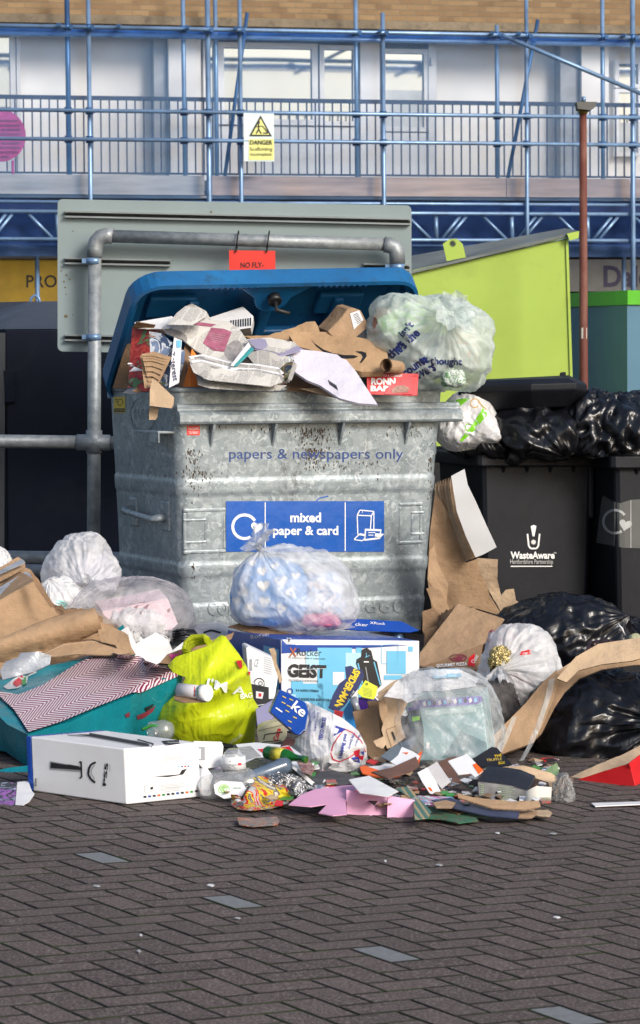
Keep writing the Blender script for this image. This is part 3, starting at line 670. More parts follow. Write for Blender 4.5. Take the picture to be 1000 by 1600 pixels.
# ================================================================== galvanised bin
gv=NB('spangled_galvanised_steel')
vo=gv.n('ShaderNodeTexVoronoi'); vo.inputs['Scale'].default_value=38; gv.l(gv.tc.outputs['Object'],vo.inputs['Vector'])
c1=gv.mix(gv.ramp(vo.outputs['Color'],[(.2,0),(.8,1)]),(.205,.25,.275),(.335,.385,.41))
c1=gv.mix(gv.ramp(gv.noise(26,3,dist=1.5),[(.56,0),(.6,1)]),c1,(.46,.51,.535)); c1=gv.mix(gv.ramp(gv.noise(5,5),[(.35,.4),(.7,1)]),(.23,.265,.285),c1)
sz=gv.n('ShaderNodeSeparateXYZ'); gv.l(gv.tc.outputs['Object'],sz.inputs[0])
hi=gv.ramp(sz.outputs[2],[(.5,0),(.95,1)])
dr=gv.ramp(gv.noise(1,7,mp=(7,7,.9),rough=.75),[(.53,0),(.68,1)]); fg=gv.ramp(gv.noise(45,6,mp=(1,1,.5),rough=.8),[(.48,0),(.6,1)])
st=gv.math('MULTIPLY',gv.math('MULTIPLY',dr,fg),gv.math('MULTIPLY',hi,.7))
c1=gv.mix(st,c1,(.035,.028,.018)); s2=gv.math('MULTIPLY',gv.ramp(gv.noise(3,7,rough=.7),[(.6,0),(.75,1)]),.5); c1=gv.mix(s2,c1,(.12,.105,.08))
gv.set(Base_Color=c1,Metallic=.25,Roughness=gv.ramp(gv.noise(30,4),[(.3,.32),(.7,.52)]),Normal=gv.bump(gv.noise(7,4),.006,gv.bump(gv.noise(200,3),.0008))); GV=gv.m
ANG=R(22.5); O=at(270,608,12.19); BU=V((math.cos(ANG),math.sin(ANG),-.004)); BB=V((-math.sin(ANG),math.cos(ANG),0)); BW,BD=1.30,.90
ZR=O.z
def BP(x,y,z): return O+BU*x+BB*y+V((0,0,z-ZR))     # z is height in the world at the near corner
def fz(py): return CAM_H-(py-575)/355.0*1.0
tb=thing('metal_wheelie_skip','overflowing galvanised four-wheeled metal bin with raised blue lid, labelled mixed paper and card','bin',(BP(.64,.4,0)))
def rring(x0,x1,y0,y1,z,r,off=0,n=6):
    x0-=off;x1+=off;y0-=off;y1+=off; P=[]
    for cx,cy,a0 in ((x1-r,y0+r,-90),(x1-r,y1-r,0),(x0+r,y1-r,90),(x0+r,y0+r,180)):
        for i in range(n+1): a=R(a0+i*90/n); P.append((cx+r*math.cos(a),cy+r*math.sin(a)))
    return P
zt,zb=ZR,.27
def side(z):
    t=(ZR-z)/(ZR-zb); return (.05*t, BW-.10*t, .02*t, BD)
bands=[(.975,.895),(.61,.54),(.43,.315)]
def boff(z):
    o=0
    for a,b in bands:
        if b<=z<=a: o=max(o,min(1,(a-z)/.015,(z-b)/.015)*.0045)
    return o
zs=sorted(set([zb+(ZR-zb)*i/60 for i in range(61)]+[q+e for a,b in bands for q,e in ((a,0),(a,-.015),(b,0),(b,.015))]),reverse=True)
mb=MB(); rg=[]
for z in zs:
    x0,x1,y0,y1=side(z); ring=rring(x0,x1,y0,y1,z,.055,boff(z))
    rg.append([BP(x+.002*wob(x*6,z*6,1),y+.004*wob(x*4,z*5,2),z) for x,y in ring])
mb.rings(rg,GV,False,True)
x0,x1,y0,y1=side(ZR); ins=[[BP(x,y,z) for x,y in rring(x0+q,x1-q,y0+q,y1-q,z,.05)] for q,z in ((0,ZR),(.012,ZR),(.02,ZR-.3))]
mb.rings(ins,GV,False,False); body=mb.build('body',tb,recalc=False)
mb=MB(); P=[BP(x,y,ZR-.004) for x,y in rring(x0,x1,y0,y1,ZR,.055)]; mb.tube(P+[P[0]],.011,GV,8,False); mb.build('rim',tb)
mb=MB()
prof=[(-.002,1.300),(-.016,1.296),(-.022,1.285),(-.021,1.272),(-.03,1.268),(-.046,1.262),(-.054,1.25),(-.054,1.222),(-.048,1.212),(-.004,1.208)]
xs=[.012+i*(1.362-.012)/24 for i in range(25)]
rg=[[BP(x,q,z+(0.0)) for q,z in prof] for x in xs]; mb.rings(rg,GV,True,True,False); mb.build('front_lip_bar',tb,.002)
for x in (.17,.46,.78,1.1):
    mb=MB(); a=BP(x,-.045,1.21); b=BP(x,.003,1.11); 
    mb.add([a,a+BU*.012,b+BU*.008,b,BP(x,.0,1.21),BP(x,0,1.21)+BU*.012],[(0,1,2,3),(0,3,4),(1,5,2),(0,4,5,1)],GV); mb.build('lip_bracket',tb)
def frame2(x,z,w_,h_,t_=.02,face='f'):
    mb=MB(); 
    for (a,b,c,d) in ((x,z,w_,t_),(x,z+h_-t_,w_,t_),(x,z+t_,t_,h_-2*t_),(x+w_-t_,z+t_,t_,h_-2*t_)):
        y=side(b)[2]; mb.box(BP(a,y-.005,b),BU*c,BB*.02,V((0,0,d)),GV)
    mb.build('embossed_frame',tb,.006)
frame2(.045,.645,.2,.2,.018); frame2(.045,.69,.11,.11,.014); frame2(1.07,.66,.12,.19,.018); frame2(1.13,.70,.07,.11,.014)
# end handle, bracket and badge on the left end
def LP(y,z,o=0):
    x0=side(z)[0]; return BP(x0-o,y,z)
mb=MB(); mb.tube([LP(.17,.80,.01),LP(.17,.795,.05),LP(.2,.79,.06),LP(.55,.81,.06),LP(.6,.812,.05),LP(.6,.812,.0)],[.02,.018,.014,.013,.02,.024],GV,10); mb.build('end_handle',tb)
for y in (.12,.56):
    mb=MB(); mb.box(LP(y,.74,.012),BB*.1,BU*.03,V((-.0,0,.13)),GV); mb.build('handle_plate',tb,.006)
mb=MB(); mb.box(LP(.03,1.17,.07),BB*.3,BU*.08,V((0,0,.012)),GV); mb.box(LP(.03,1.13,.07),BB*.12,BU*.008,V((0,0,.05)),GV); mb.build('lifting_bracket',tb,.003)
for px_,py_ in ((.12,.1),(1.1,.1),(.12,.7),(1.1,.7)):
    mb=MB(); c=BP(px_,py_,0); g=gz(c.x); r=.085
    ct=V((c.x,c.y,g+r+.004)); mb.tube([ct-BB*.022,ct+BB*.022],r,mat('tyre_rubber',(.015,.015,.015),.8),24); wh=mb.build('castor_wheel',tb)
    mb=MB(); mb.box(ct-BB*.035-BU*.03+V((0,0,-.01)),BU*.06,BB*.008,V((0,0,.11)),ALU); mb.box(ct+BB*.027-BU*.03+V((0,0,-.01)),BU*.06,BB*.008,V((0,0,.11)),ALU); mb.tube([ct+V((0,0,.095)),ct+V((0,0,.19))],.03,ALU,12); mb.build('castor_fork',tb)
# embossed letters
GVL=GV
d=Dec([body],.005)
d.text('CONTI',357,950,64,22,GV,1,.02).text('660',603,946,64,23,GV,0,.02); d.build('embossed_lettering',tb)
d=Dec([body],.004); d.arc(223,647,20,2.2,0,360,GV,ry=27); d.text('TAYLOR',223,646,30,15,GV,0,.01); d.build('maker_badge',tb)
d=Dec([body],.0015); d.text('papers & newspapers only',494,711.5,272,21,mat('blue_lettering',(.012,.05,.22),.5,var=.3,dirt=.8,vs=20),0,.004); d.build('blue_lettering',tb)
# main sticker
BS=mat('blue_sticker',(.008,.095,.42),.28,var=.08,vs=5,bump=.002,bs=12); WSC=mat('white_print',(.82,.84,.86),.35,var=.04)
d=Dec([body],.004); d.rect(353,783,600,862,BS,0,12); stk=d.build('blue_sticker',tb)
d=Dec([stk,body],.002)
d.rect(413.5,785,415,861,WSC).rect(538.5,785,540,861,WSC)
d.arc(382,823,18.5,4.5,-60,-330,WSC,n=30).heart(401,824,9.5,WSC,-12)
d.text('mixed',477.5,808.5,48,15.5,WSC,0,.03).text('paper & card',477.5,831,102,19,WSC,0,.025)
L=lambda P,w_=1.6: d.line(P,w_,WSC)
L([(558,805),(559,835),(578,838),(580,806),(558,805),(562,797),(584,799),(580,806)]); L([(584,799),(584,830),(578,838)]); L([(566,797),(566,801)],1); L([(553,843),(562,834),(575,836),(566,845),(553,843)])
d.poly([(570,826),(596,827),(594,842),(569,845)],WSC); d.poly([(572,829),(594,830),(592,839),(571,842)],BS,.002); d.line([(575,832),(586,832)],1.3,WSC,.004); d.line([(575,836),(583,836)],1.3,WSC,.004); d.poly([(586,833),(600,834),(594,840),(585,838)],WSC,.004)
d.line([(492,785),(500,778),(513,775)],2,BS); d.build('sticker_print',tb)
YS=mat('yellow_sticker',(.7,.48,.02),.4)
d=Dec([body],.002); d.rect(178,620,196,645,YS); d.rect(179,638,195,644,BLACKINK,.001); d.line([(186,624),(191,624),(193,629),(188,634),(184,631),(186,624)],1,BLACKINK,.001); d.line([(180,624),(184,624)],1.2,BLACKINK,.001); d.line([(180,627),(184,627)],1.2,BLACKINK,.001); d.text('CAUTION',187,641,13,3,YS,0,0,.002); d.build('caution_sticker',tb)
d=Dec([body],.002); d.rect(292,665,312,680,REDP); d.text('TAGSAFE',302,670,16,4,WSC,2,0,.001); d.text('TO READ',302,676,15,4,WSC,2,0,.001); d.build('red_sticker',tb)
rst=mat('rust_stain',(.06,.04,.022),.9,var=.5,vs=60)
d=Dec([body],.001); rn=random.Random(2)
def speck(cx,cy,sx,sy,n):
    for i in range(n):
        x=rn.gauss(cx,sx); y=cy+abs(rn.gauss(0,sy)); r=rn.uniform(.5,2.0); l_=rn.uniform(1,5)
        d.poly([(x-r*.5,y),(x+r*.5,y-.5),(x+r*.4,y+l_),(x-r*.3,y+l_*.8)],rst)
speck(490,668,15,18,150); speck(489,700,9,16,120); speck(525,720,40,14,60); speck(303,700,7,30,90); speck(315,735,20,8,60); speck(430,665,80,6,40); speck(640,665,25,9,40); speck(302,880,1,10,14); speck(672,690,3,40,30)
d.build('rust_stains',tb)
# ---- lid
LB=NB('blue_lid_plastic'); c_=LB.mix(LB.ramp(LB.noise(5,6),[(.4,0),(.7,1)]),(.006,.10,.27),(.009,.135,.34)); c_=LB.mix(LB.math('MULTIPLY',LB.ramp(LB.noise(12,7,rough=.75),[(.52,0),(.7,1)]),.6),c_,(.02,.045,.06)); LB.set(Base_Color=c_,Roughness=.42,Normal=LB.bump(LB.noise(60,3),.001)); LB=LB.m
lo=BP(-.045,BD+.02,ZR+.0); LW_=V((.205,-.575,.515)); LU=(BU-LW_*(BU.dot(LW_)/LW_.length_squared)).normalized(); LW=LW_.normalized(); LN=LU.cross(LW).normalized()   # towards the inside of the bin?
if LN.z>0: LN=-LN
LX,LY=1.38,.80
def LPt(x,y,h): return lo+LU*x+LW*y+LN*h
def lring(q,h,r=.12): return [LPt(x,y,h) for x,y in rring(q,LX-q,q*.4,LY-q,0,max(.02,r-q*.6),0,6)]
mb=MB(); mb.rings([lring(.0,.085,.14),lring(.0,.0,.14),lring(.035,-.03,.13),lring(.2,-.05,.1)],LB,False,True,False)
mb.rings([lring(.0,.085,.14),lring(.022,.09),lring(.03,.06),lring(.05,.052),lring(.062,.012),lring(.10,.004),lring(.11,-.018)],LB,False,True,False)
lid=mb.build('lid',tb,.003,recalc=False)
mb=MB()
for x in (.30,.66,1.0): mb.box(LPt(x,.12,-.02),LU*.05,LW*.5,LN*.055,LB)
mb.box(LPt(.1,.36,-.02),LU*1.1,LW*.035,LN*.04,LB); mb.box(LPt(.1,.18,-.02),LU*1.1,LW*.035,LN*.04,LB)
mb.box(LPt(.12,.50,-.02),LU*.22,LW*.13,LN*.035,LB); mb.box(LPt(.93,.50,-.02),LU*.22,LW*.13,LN*.035,LB); mb.build('stiffening_ribs',lid,.01)
mb=MB(); cx_=.67; n=24; 
ton=[(cx_-.18,LY-.035)]+[(cx_+ .085*math.cos(R(180+i*180/12))*1.0,LY-.115+.09*math.sin(R(180+i*180/12))) for i in range(13)]+[(cx_+.18,LY-.035)]
A_=[LPt(x,y,.075) for x,y in ton]; B_=[LPt(x,y,-.01) for x,y in ton]; nn=len(ton)
mb.add(A_+B_,[tuple(range(nn))]+[tuple(range(nn,2*nn))]+[(i,(i+1)%nn,nn+(i+1)%nn,nn+i) for i in range(nn)],LB); mb.build('lock_housing',lid,.006)
mb=MB(); k0=LPt(cx_,LY-.1,.075); mb.tube([k0,k0+LN*.035],.03,BLACKINK,14); mb.tube([k0+LN*.03,k0+LN*.055-V((0,0,.02)),k0+LN*.055-V((-.06,0,.035))],.01,BLACKINK,8); mb.build('lock',lid)
mb=MB()
for i in range(9):
    for x in (.34+i*.028,.86+i*.028): mb.box(LPt(x,LY-.03,.086),LU*.012,LW*.012,LN*.006,mat('dark_blue_plastic',(.004,.05,.15),.5))
mb.build('lid_grips',lid)
mb=MB(); mb.tube([LPt(0.05,-.01,.03),LPt(LX-.05,-.01,.03)],.02,ALU,10); mb.build('hinge_rod',tb)
# ================================================================== wheelie bins
BP_=NB('black_bin_plastic'); c_=BP_.mix(BP_.ramp(BP_.noise(4,6),[(.4,0),(.7,1)]),(.005,.006,.010),(.010,.012,.018)); c_=BP_.mix(BP_.math('MULTIPLY',BP_.ramp(BP_.noise(9,8,mp=(1,1,.5),rough=.8),[(.55,0),(.72,1)]),.22),c_,(.03,.029,.03)); BP_.set(Base_Color=c_,Specular_IOR_Level=.28,Roughness=.55,Normal=BP_.bump(BP_.noise(250,2),.0008)); BPL=BP_.m
def wheelie(label,cx,cy,Y,w_,dp,ang,hz,tap=.86,ch=.0,lid=False):
    a=R(ang); o=at(cx,cy,Y); U=V((math.cos(a),math.sin(a),-.012)); B=V((-math.sin(a),math.cos(a),0))
    t=thing('wheelie_bin',label,'bin',V((o.x,o.y,gz(o.x))),'black wheelie bins beside the metal bin')
    def Q(x,y,z): return o+U*x+B*y+V((0,0,z))          # z below the rim is negative; x from the front left corner
    H=o.z-gz(o.x)-.06
    def rg(q,z,c=.022,xo=0):
        s_=1-(1-tap)*(-z/H); x0=w_*(1-s_)/2+q; x1=w_-x0; y0=dp*(1-s_)*.35+q; y1=dp-dp*(1-s_)*.8-q
        return [Q(x,y,z) for x,y in [(x0+c,y0),(x1-c,y0),(x1-.005,y0+c*.5),(x1,y0+c),(x1,y1-c),(x1-c,y1),(x0+c,y1),(x0,y1-c),(x0,y0+c),(x0+.005,y0+c*.5)]]
    mb=MB(); q=.03
    mb.rings([rg(q,-.05),rg(q,-.3),rg(q,-.32),rg(q,-H*.75),rg(q,-H+.05),rg(q+.03,-H)],BPL,False,True,False)
    mb.rings([rg(.07,-.02),rg(.08,-.25)],BPL,False,True,False); bd=mb.build('body',t,.008)
    mb=MB(); mb.rings([rg(.06,-.075),rg(.004,-.078),rg(-.002,-.07),rg(.0,-.022),rg(.015,-.015),rg(.02,0),rg(.06,0),rg(.065,-.05)],BPL,False,False,False); mb.build('rim',t,.004)
    for i in range(4):
        x=.13+i*(w_-.26)/3; mb=MB(); mb.add([Q(x,.01,-.078),Q(x+.012,.01,-.078),Q(x+.009,.085,-.17),Q(x+.003,.085,-.17),Q(x,.085,-.078),Q(x+.012,.085,-.078)],[(0,1,2,3),(0,3,4),(1,5,2),(0,4,5,1)],BPL); mb.build('rim_gusset',t)
    mb=MB(); mb.box(Q(w_-.05,.03,-.32),U*.03,B*.12,V((0,0,.25)),BPL); mb.build('side_gusset',t,.01)
    mb=MB(); mb.tube([Q(.03,dp+.05,-.02),Q(w_-.03,dp+.05,-.02)],.016,BPL,10); mb.build('rear_handle',t)
    for x in (.02,w_-.06):
        c=Q(x,dp-.1,0); r=.1; c.z=gz(c.x)+r+.003; mb=MB(); mb.tube([c,c+U*.045],r,mat('tyre_rubber',(.015,.015,.015),.8),24); mb.build('wheel',t)
    if not any(q.startswith('x') for q in ()): pass
    return t,bd,Q,U,B
w1,w1b,Q1,U1,B1=wheelie('big black wheelie bin with a white exclamation mark emblem, heaped with black sacks',746,703,12.85,.60,.74,15,1.0,tap=.92)
w2,w2b,Q2,U2,B2=wheelie('black wheelie bin at the right edge wearing a torn grey recycling sticker',955,706,12.75,.60,.74,15,1.0,tap=.92)
w3,w3b,Q3,U3,B3=wheelie('black wheelie bin in shadow behind the gap between the two front wheelie bins',850,700,14.0,.60,.74,15,1.0,tap=.95)  # added bin, put here so the gap between the front bins is dark
d=Dec([w1b],.003)
d.text('WasteAware',832,867.5,69,11.5,WHITEINK,0,.035).text('Hertfordshire Partnership',830.5,878.5,67,9.5,mat('pale_print',(.5,.5,.5),.5),0,0).rect(798,884,863,885.6,WHITEINK)
d.text('TM',867,864,4,2.5,WHITEINK); d.poly([(829,822),(834,820),(838,822),(835,838),(832,838)],WHITEINK); d.arc(833.5,847,2,4,0,360,WHITEINK,n=10)
d.line([(824,834),(826,853),(829,857),(838,857),(841,853),(843,834)],2.6,WHITEINK); d.build('white_emblem',w1)
GS=mat('grey_sticker',(.09,.095,.095),.4,var=.1)
d=Dec([w2b],.003); d.poly([(940,782),(943,774),(957,783),(970,786),(985,781),(1020,779),(1020,857),(975,856),(932,848)],GS,0,8); s_=d.build('grey_sticker',w2)
lg=mat('pale_grey_print',(.42,.43,.43),.45)
d=Dec([s_,w2b],.002); d.arc(961,815,18,4,-55,-325,lg,n=30).heart(977,820,10,lg,-12).rect(985,782,986.2,856,lg); d.build('sticker_print',w2)
# open lid of the first wheelie bin, lying over the sacks
def lidp(x,y,z): return x
mb=MB(); YL=12.85
lt=thing('bin_lid','black plastic wheelie bin lid propped almost level on bulging black sacks','bin lid',at(825,625,YL+.2))
out=[(704,621,.0),(722,604,.0),(760,600,-.05),(905,592,-.05),(917,596,0),(915,602,.05),(886,613,.3),(850,616,.62),(740,612,.62),(712,622,.45)]
top=[at(x,y,YL+dy) for x,y,dy in ((716,612,.03),(740,603,-.02),(830,600,-.1),(900,598,-.08),(917,601,.0),(914,598,.35),(900,592,.62),(735,600,.62))]
c_=sum(top,V((0,0,0)))/len(top)
dn=V((0,0,-.03)); r1=[p+dn for p in top]; r2=[c_+(p-c_)*.93+dn*1.7 for p in top]; r3=[c_+(p-c_)*.72+dn*3.6 for p in top]
r0=[c_+(p-c_)*.82+V((0,0,.022)) for p in top]
mb.rings([r0,top,r1,r2,r3],BPL,True,True,False); mb.build('lid_shell',lt,.006)
mb=MB(); prism(mb,[(875,589),(876,582),(884,581),(885,589)],YL+.45,(0,.04,0),BPL); mb.build('lid_hinge_lug',lt,.003)
mb=MB(); prism(mb,[(748,632),(790,628),(815,637),(770,650)],YL+.3,(0,.3,.05),BPL); 
# ================================================================== stuff materials
KR=card('brown_cardboard',(.40,.265,.16)); KD=card('dark_cardboard',(.27,.17,.10)); KL=card('light_cardboard',(.52,.38,.25)); KP=card('kraft_paper',(.43,.28,.16))
NEWS=newsprint('newsprint'); NEWS2=newsprint('grey_newsprint',.45,(.5,.48,.45)); PAPER=mat('white_paper',(.76,.76,.77),.6,var=.05,vs=12,bump=.006,bs=12)
CREAM=mat('cream_card',(.55,.5,.32),.7,var=.1); WBOX=mat('white_box_card',(.76,.77,.79),.35,var=.03,vs=3,bump=.002,bs=9); GREYP=mat('grey_print',(.3,.31,.33),.5); ORNG=mat('orange_card',(.75,.2,.02),.5); ORV=mat('bright_orange_print',(.85,.13,.01),.45)
TEAL=mat('teal_foil_paper',(.005,.20,.25),.28,var=.15,vs=5,bump=.006,bs=14); BLK=mat('black_card',(.014,.014,.018),.4,var=.2); PINK=mat('pink_card',(.72,.36,.55),.6,var=.05); BOXBLUE=mat('royal_blue_card',(.01,.06,.33),.3,var=.08); LBLUE=mat('light_blue_print',(.16,.50,.74),.35,var=.04); SKY2=mat('pale_blue_print',(.42,.68,.82),.35)
SILV=mat('silver_tape',(.42,.44,.47),.3,.4,var=.2,vs=12,bump=.008,bs=12); PURP=mat('purple_print',(.05,.015,.18),.35); REDI=mat('red_print',(.6,.015,.02),.4); YELI=mat('yellow_print',(.85,.6,.02),.4); GREENI=mat('green_print',(.04,.25,.04),.4); MAROON=mat('maroon_print',(.2,.03,.05),.5)
WB=bagmat('white_translucent_film',(.90,.91,.93),.68,.34,.35); WB2=bagmat('white_dense_film',(.9,.9,.92),.95,.36,.25); CB=bagmat('clear_film',(.82,.84,.87),.24,.2,.2); GB=bagmat('pale_green_film',(.84,.93,.90),.60,.3,.42); YB=bagmat('lime_yellow_film',(.76,.86,.02),1,.33,.35,.8)
BB_=bagmat('black_sack_film',(.005,.0055,.008),1,.28,0,.38); WRAP=bagmat('crumpled_wrap',(.6,.6,.6),.35,.15,.2)
DEEP=mat('mixed_dark_rubbish',(.08,.07,.065),.7,var=.5,vs=14,bump=.02,bs=12)
PICS=multi('printed_picture',[(.5,.45,.4),(.08,.06,.05),(.6,.6,.58),(.3,.05,.04),(.12,.16,.25)],9); PICB=multi('blue_silver_picture',[(.16,.22,.36),(.55,.6,.68),(.05,.08,.16),(.4,.45,.52),(.3,.16,.1)],9,.2); PICR=multi('red_festive_picture',[(.38,.03,.02),(.5,.06,.04),(.3,.02,.02),(.1,.22,.08),(.5,.3,.22)],11); FOILY=multi('red_yellow_foil',[(.4,.4,.4),(.5,.02,.02),(.6,.45,.03),(.12,.12,.13),(.55,.5,.42)],14,.25); PICD=multi('dark_magazine_picture',[(.02,.02,.02),(.06,.07,.03),(.15,.1,.04),(.02,.03,.05),(.2,.2,.1)],12)
KE=NB('corrugated_edge'); w_=KE.ramp(KE.noise(420,1),[(.42,0),(.56,1)]); KE.set(Base_Color=KE.mix(w_,(.10,.06,.035),(.36,.25,.16)),Roughness=.9); 
for q in (KR,KD,KL): EDGE[q.name]=KE.m
def bY(px): return 12.19+(px-270)/420*.46
def sheet(name,label,cat,pts,Y,m,group=None,**kw):
    mb=MB(); plate(mb,pts,Y,m,**kw); return single(mb,name,label,cat,group)
# ================================================================== inside the metal bin
mb=MB(); N=26; vs=[]
for i in range(N+1):
    for j in range(14):
        x=.05+(BW-.1)*i/N; y=.06+(BD-.12)*j/13; e=min(i,N-i,3)/3*min(j+1,13-j,3)/3
        vs.append(BP(x,y,ZR-.10+.10*min(1,e)+.05*noise.noise(V((x*7,y*7,1)))+.12*min(1,j/6)))
mb.add(vs,[(i*14+j,i*14+14+j,i*14+15+j,i*14+j+1) for i in range(N) for j in range(13)],DEEP)
single(mb,'waste_paper','dark packed heap of waste paper filling the metal bin beneath the visible pieces','waste paper',None,'stuff')
G1='card and paper heaped in the metal bin'
sheet('cardboard_piece','brown cardboard standing inside the left corner of the metal bin behind the red box','cardboard',[(176,606),(190,560),(207,513),(225,500),(235,612)],(12.75,606,.001),KD,G1)
t=thing('gift_box','red festive printed card box standing at the left end of the metal bin','box',BP(.05,.2,1.25),G1)
mb=MB(); prism(mb,[(200,598),(203,545),(206,513),(238,517),(242,540),(236,612),(216,612)],(12.4,606,.001,-.002),(.05,.14,.02),PICR); mb.build('printed_box',t,.004); mb=MB(); plate(mb,[(206,513),(238,517),(243,508),(214,503)],(12.4,513,-.004),KD,t=.003); mb.build('torn_flap',t)
sheet('picture_sheet','blue and silver printed card with dark lettering edge beside the red box','packaging',[(233,518),(252,521),(268,533),(279,545),(289,548),(288,565),(278,603),(255,604),(236,575)],(12.27,604,-.0005,.0005),PICB,G1,cr=.012)
t=thing('white_leaflet','narrow white leaflet with vertical blue lettering between the blue picture card and orange envelope','leaflet',BP(.08,.1,1.3),G1)
mb=MB(); plate(mb,[(272,527),(284,532),(280,598),(264,606),(268,560)],(12.17,606,.001),PAPER,cr=.006,t=.002); o=mb.build('sheet',t); d=Dec([o]); d.text('Pinterest',272,572,46,8,NAVY,-83,.01).rect(276,529,283,543,LBLUE); d.build('lettering',t)
mb=MB()
for i in range(14):
    y=553+i*4; plate(mb,[(221+i*.9,y),(240+i*.3,y-3),(262-i*1.5,y+6),(262-i*1.7,y+9),(238,y+3),(222+i,y+3.4)],(12.12+.012*math.sin(i*3.1)+i*.004,606,.001),KR,t=.003,cr=.006,seed=3)
plate(mb,[(219,556),(240,549),(268,558),(246,603),(226,607)],(12.16,606,.001),KR,t=.006,cr=.016,seed=3)
single(mb,'corrugated_card','crumpled ribbed brown corrugated card over the left rim of the metal bin','cardboard',G1)
def curl(c,wd,amp): return lambda x,y: amp*((x-c)/wd)**2
sheet('brown_envelope','curled brown card just left of the orange envelope in the metal bin','envelope',[(281,604),(284,560),(291,530),(303,545),(300,590),(292,606)],(12.25,606,.002),KD,G1,curve=curl(290,14,.05))
sheet('orange_envelope','orange card envelope curling out of the metal bin left of the newspapers','envelope',[(286,604),(295,575),(300,545),(308,556),(316,604)],(12.22,606,.001),ORNG,G1,curve=curl(298,14,.06))
t=thing('cardboard_flap','pale tan cardboard flap hanging over the front left rim of the metal bin','cardboard',at(250,657,12.1),G1)
mb=MB(); plate(mb,[(238,592),(250,600),(272,621),(271,633),(268,638),(234,634),(234,610)],(12.08,634,.0012),KL,t=.004,cr=.004); mb.build('upper_flap',t); mb=MB(); plate(mb,[(236,634),(248,638),(246,652),(243,656),(233,656),(233,640)],(12.12,634,-.0005),KL,t=.004,cr=.003); mb.build('hanging_flap',t)
sheet('rolled_paper','loosely rolled white paper lying across the left end of the bin contents','paper',[(210,504),(232,500),(268,494),(276,498),(264,513),(230,513),(215,512)],(12.4,512,.006),PAPER,G1,curve=lambda x,y:.04*math.sin((y-494)/18*3.1),cr=.01)
sheet('rolled_paper','white sheet standing behind the newspaper below the blue lid ribs','paper',[(262,513),(276,490),(291,478),(300,474),(322,486),(330,500),(300,540)],(12.5,540,.002),NEWS,G1,ang=45,t=.006,cr=.01)
t=thing('white_carton','white carton with striped end lying under the raised lid','box',BP(.35,.4,1.35),G1)
mb=MB(); Pw=at(340,489,12.75); uu=at(378,480,12.95)-Pw; 
prism(mb,[(316,500),(380,479),(396,494),(392,512),(350,518),(318,516)],(12.5,516,.007),(.0,.2,-.03),PAPER); o=mb.build('carton',t,.003)
d=Dec([o]); 
for i in range(9): d.poly([(360+i*3.8,501-i*.5),(362+i*3.8,501-i*.5),(362+i*3.8,512-i*.3),(360+i*3.8,512-i*.3)],BLACKINK)
d.build('printed_stripes',t)
# newspapers
t=thing('newspaper','crumpled newspaper with two pink panels on top of the bin contents','newspaper',BP(.3,.1,1.35),'newspapers in the metal bin')
mb=MB(); bend=lambda x,y:.05*math.sin((x-255)/70)+.03*math.sin(y/17)
NP=[(253,512),(268,503),(300,496),(330,500),(357,502),(374,514),(388,534),(388,546),(373,556),(360,571),(338,566),(305,547),(285,530),(258,519)]
plate(mb,NP,(12.13,571,.005,.0006),NEWS,t=.006,cr=.014,seed=4,curve=bend,ang=-22); o=mb.build('front_sheet',t)
mb=MB(); plate(mb,[(388,535),(392,541),(364,572),(360,571)],(12.14,571,.004),PAPER,t=.003,cr=.004); plate(mb,[(392,541),(397,546),(370,572),(364,572)],(12.17,571,.004),mat('teal_page',(.05,.3,.32),.4),t=.003,cr=.004); mb.build('folded_pages',t)
PK=mat('pink_newsprint',(.33,.10,.16),.7,var=.25,vs=40)
d=Dec([o],.002); d.poly([(330,512),(350,514),(362,519),(350,550),(333,548),(317,536)],PK).poly([(291,495),(308,503),(338,507),(330,511),(303,508),(288,500)],PK)
for i in range(8): d.line([(325+i*.6+i,521+i*3.2),(352-i*1.6,525+i*3.2)],.8,mat('pale_ink',(.4,.25,.3),.6),.001)
d.build('pink_panels',t)
t=thing('newspaper','tall folded newspaper wedge rising behind the pink panelled newspaper','newspaper',BP(.25,.2,1.35),'newspapers in the metal bin')
mb=MB()
for i in range(5): plate(mb,[(262+i*4,507-i),(276+i*5,489-i),(290+i*5,478+i),(302+i*5,480+i*2),(322,494+i),(300,508)],(12.3+i*.012,508,.004),NEWS,t=.002,cr=.008,seed=i,ang=-35)
mb.build('folded_pages',t)
PG=[NEWS2,PAPER,NEWS,PICS,NEWS2,PAPER,PICD,NEWS,NEWS2,PICB]
lab=['stack of folded newspapers with curling white edges below the pink panelled newspaper','grey newspaper wedge under the stack of folded newspapers','glossy magazine edges poking out under the newspapers near the rim','newspaper bundle left of the white plastic mailer','dark magazine lying flat along the front rim of the metal bin']
def layers(label,base,n,dy,Y,ms,seed=0,kind='newspaper',name='newspaper',sp=.004):
    mb=MB(); rnd=random.Random(seed)
    for i in range(n):
        P=[(x+rnd.uniform(-4,4),y+i*dy+rnd.uniform(-1.2,1.2)) for x,y in base]
        plate(mb,P,(Y+i*-.006,base[0][1],sp,.0004),ms[(i+seed)%len(ms)],t=.003,cr=.012,seed=seed+i*.3,ang=rnd.uniform(-25,5))
    return single(mb,name,label,kind,'newspapers in the metal bin')
layers(lab[0],[(297,556),(315,554),(360,566),(400,568),(438,575),(441,583),(420,590),(370,586),(322,580),(306,570)],6,2.6,12.24,[NEWS,PAPER,NEWS2],1)
layers(lab[1],[(305,580),(340,583),(390,590),(428,596),(424,604),(380,604),(330,600),(312,594)],4,2,12.22,[NEWS2,PICD,NEWS],2)
layers(lab[2],[(318,592),(350,592),(410,598),(445,600),(440,607),(380,606),(330,604)],3,1.5,12.20,[PICD,PICS,NEWS],3)
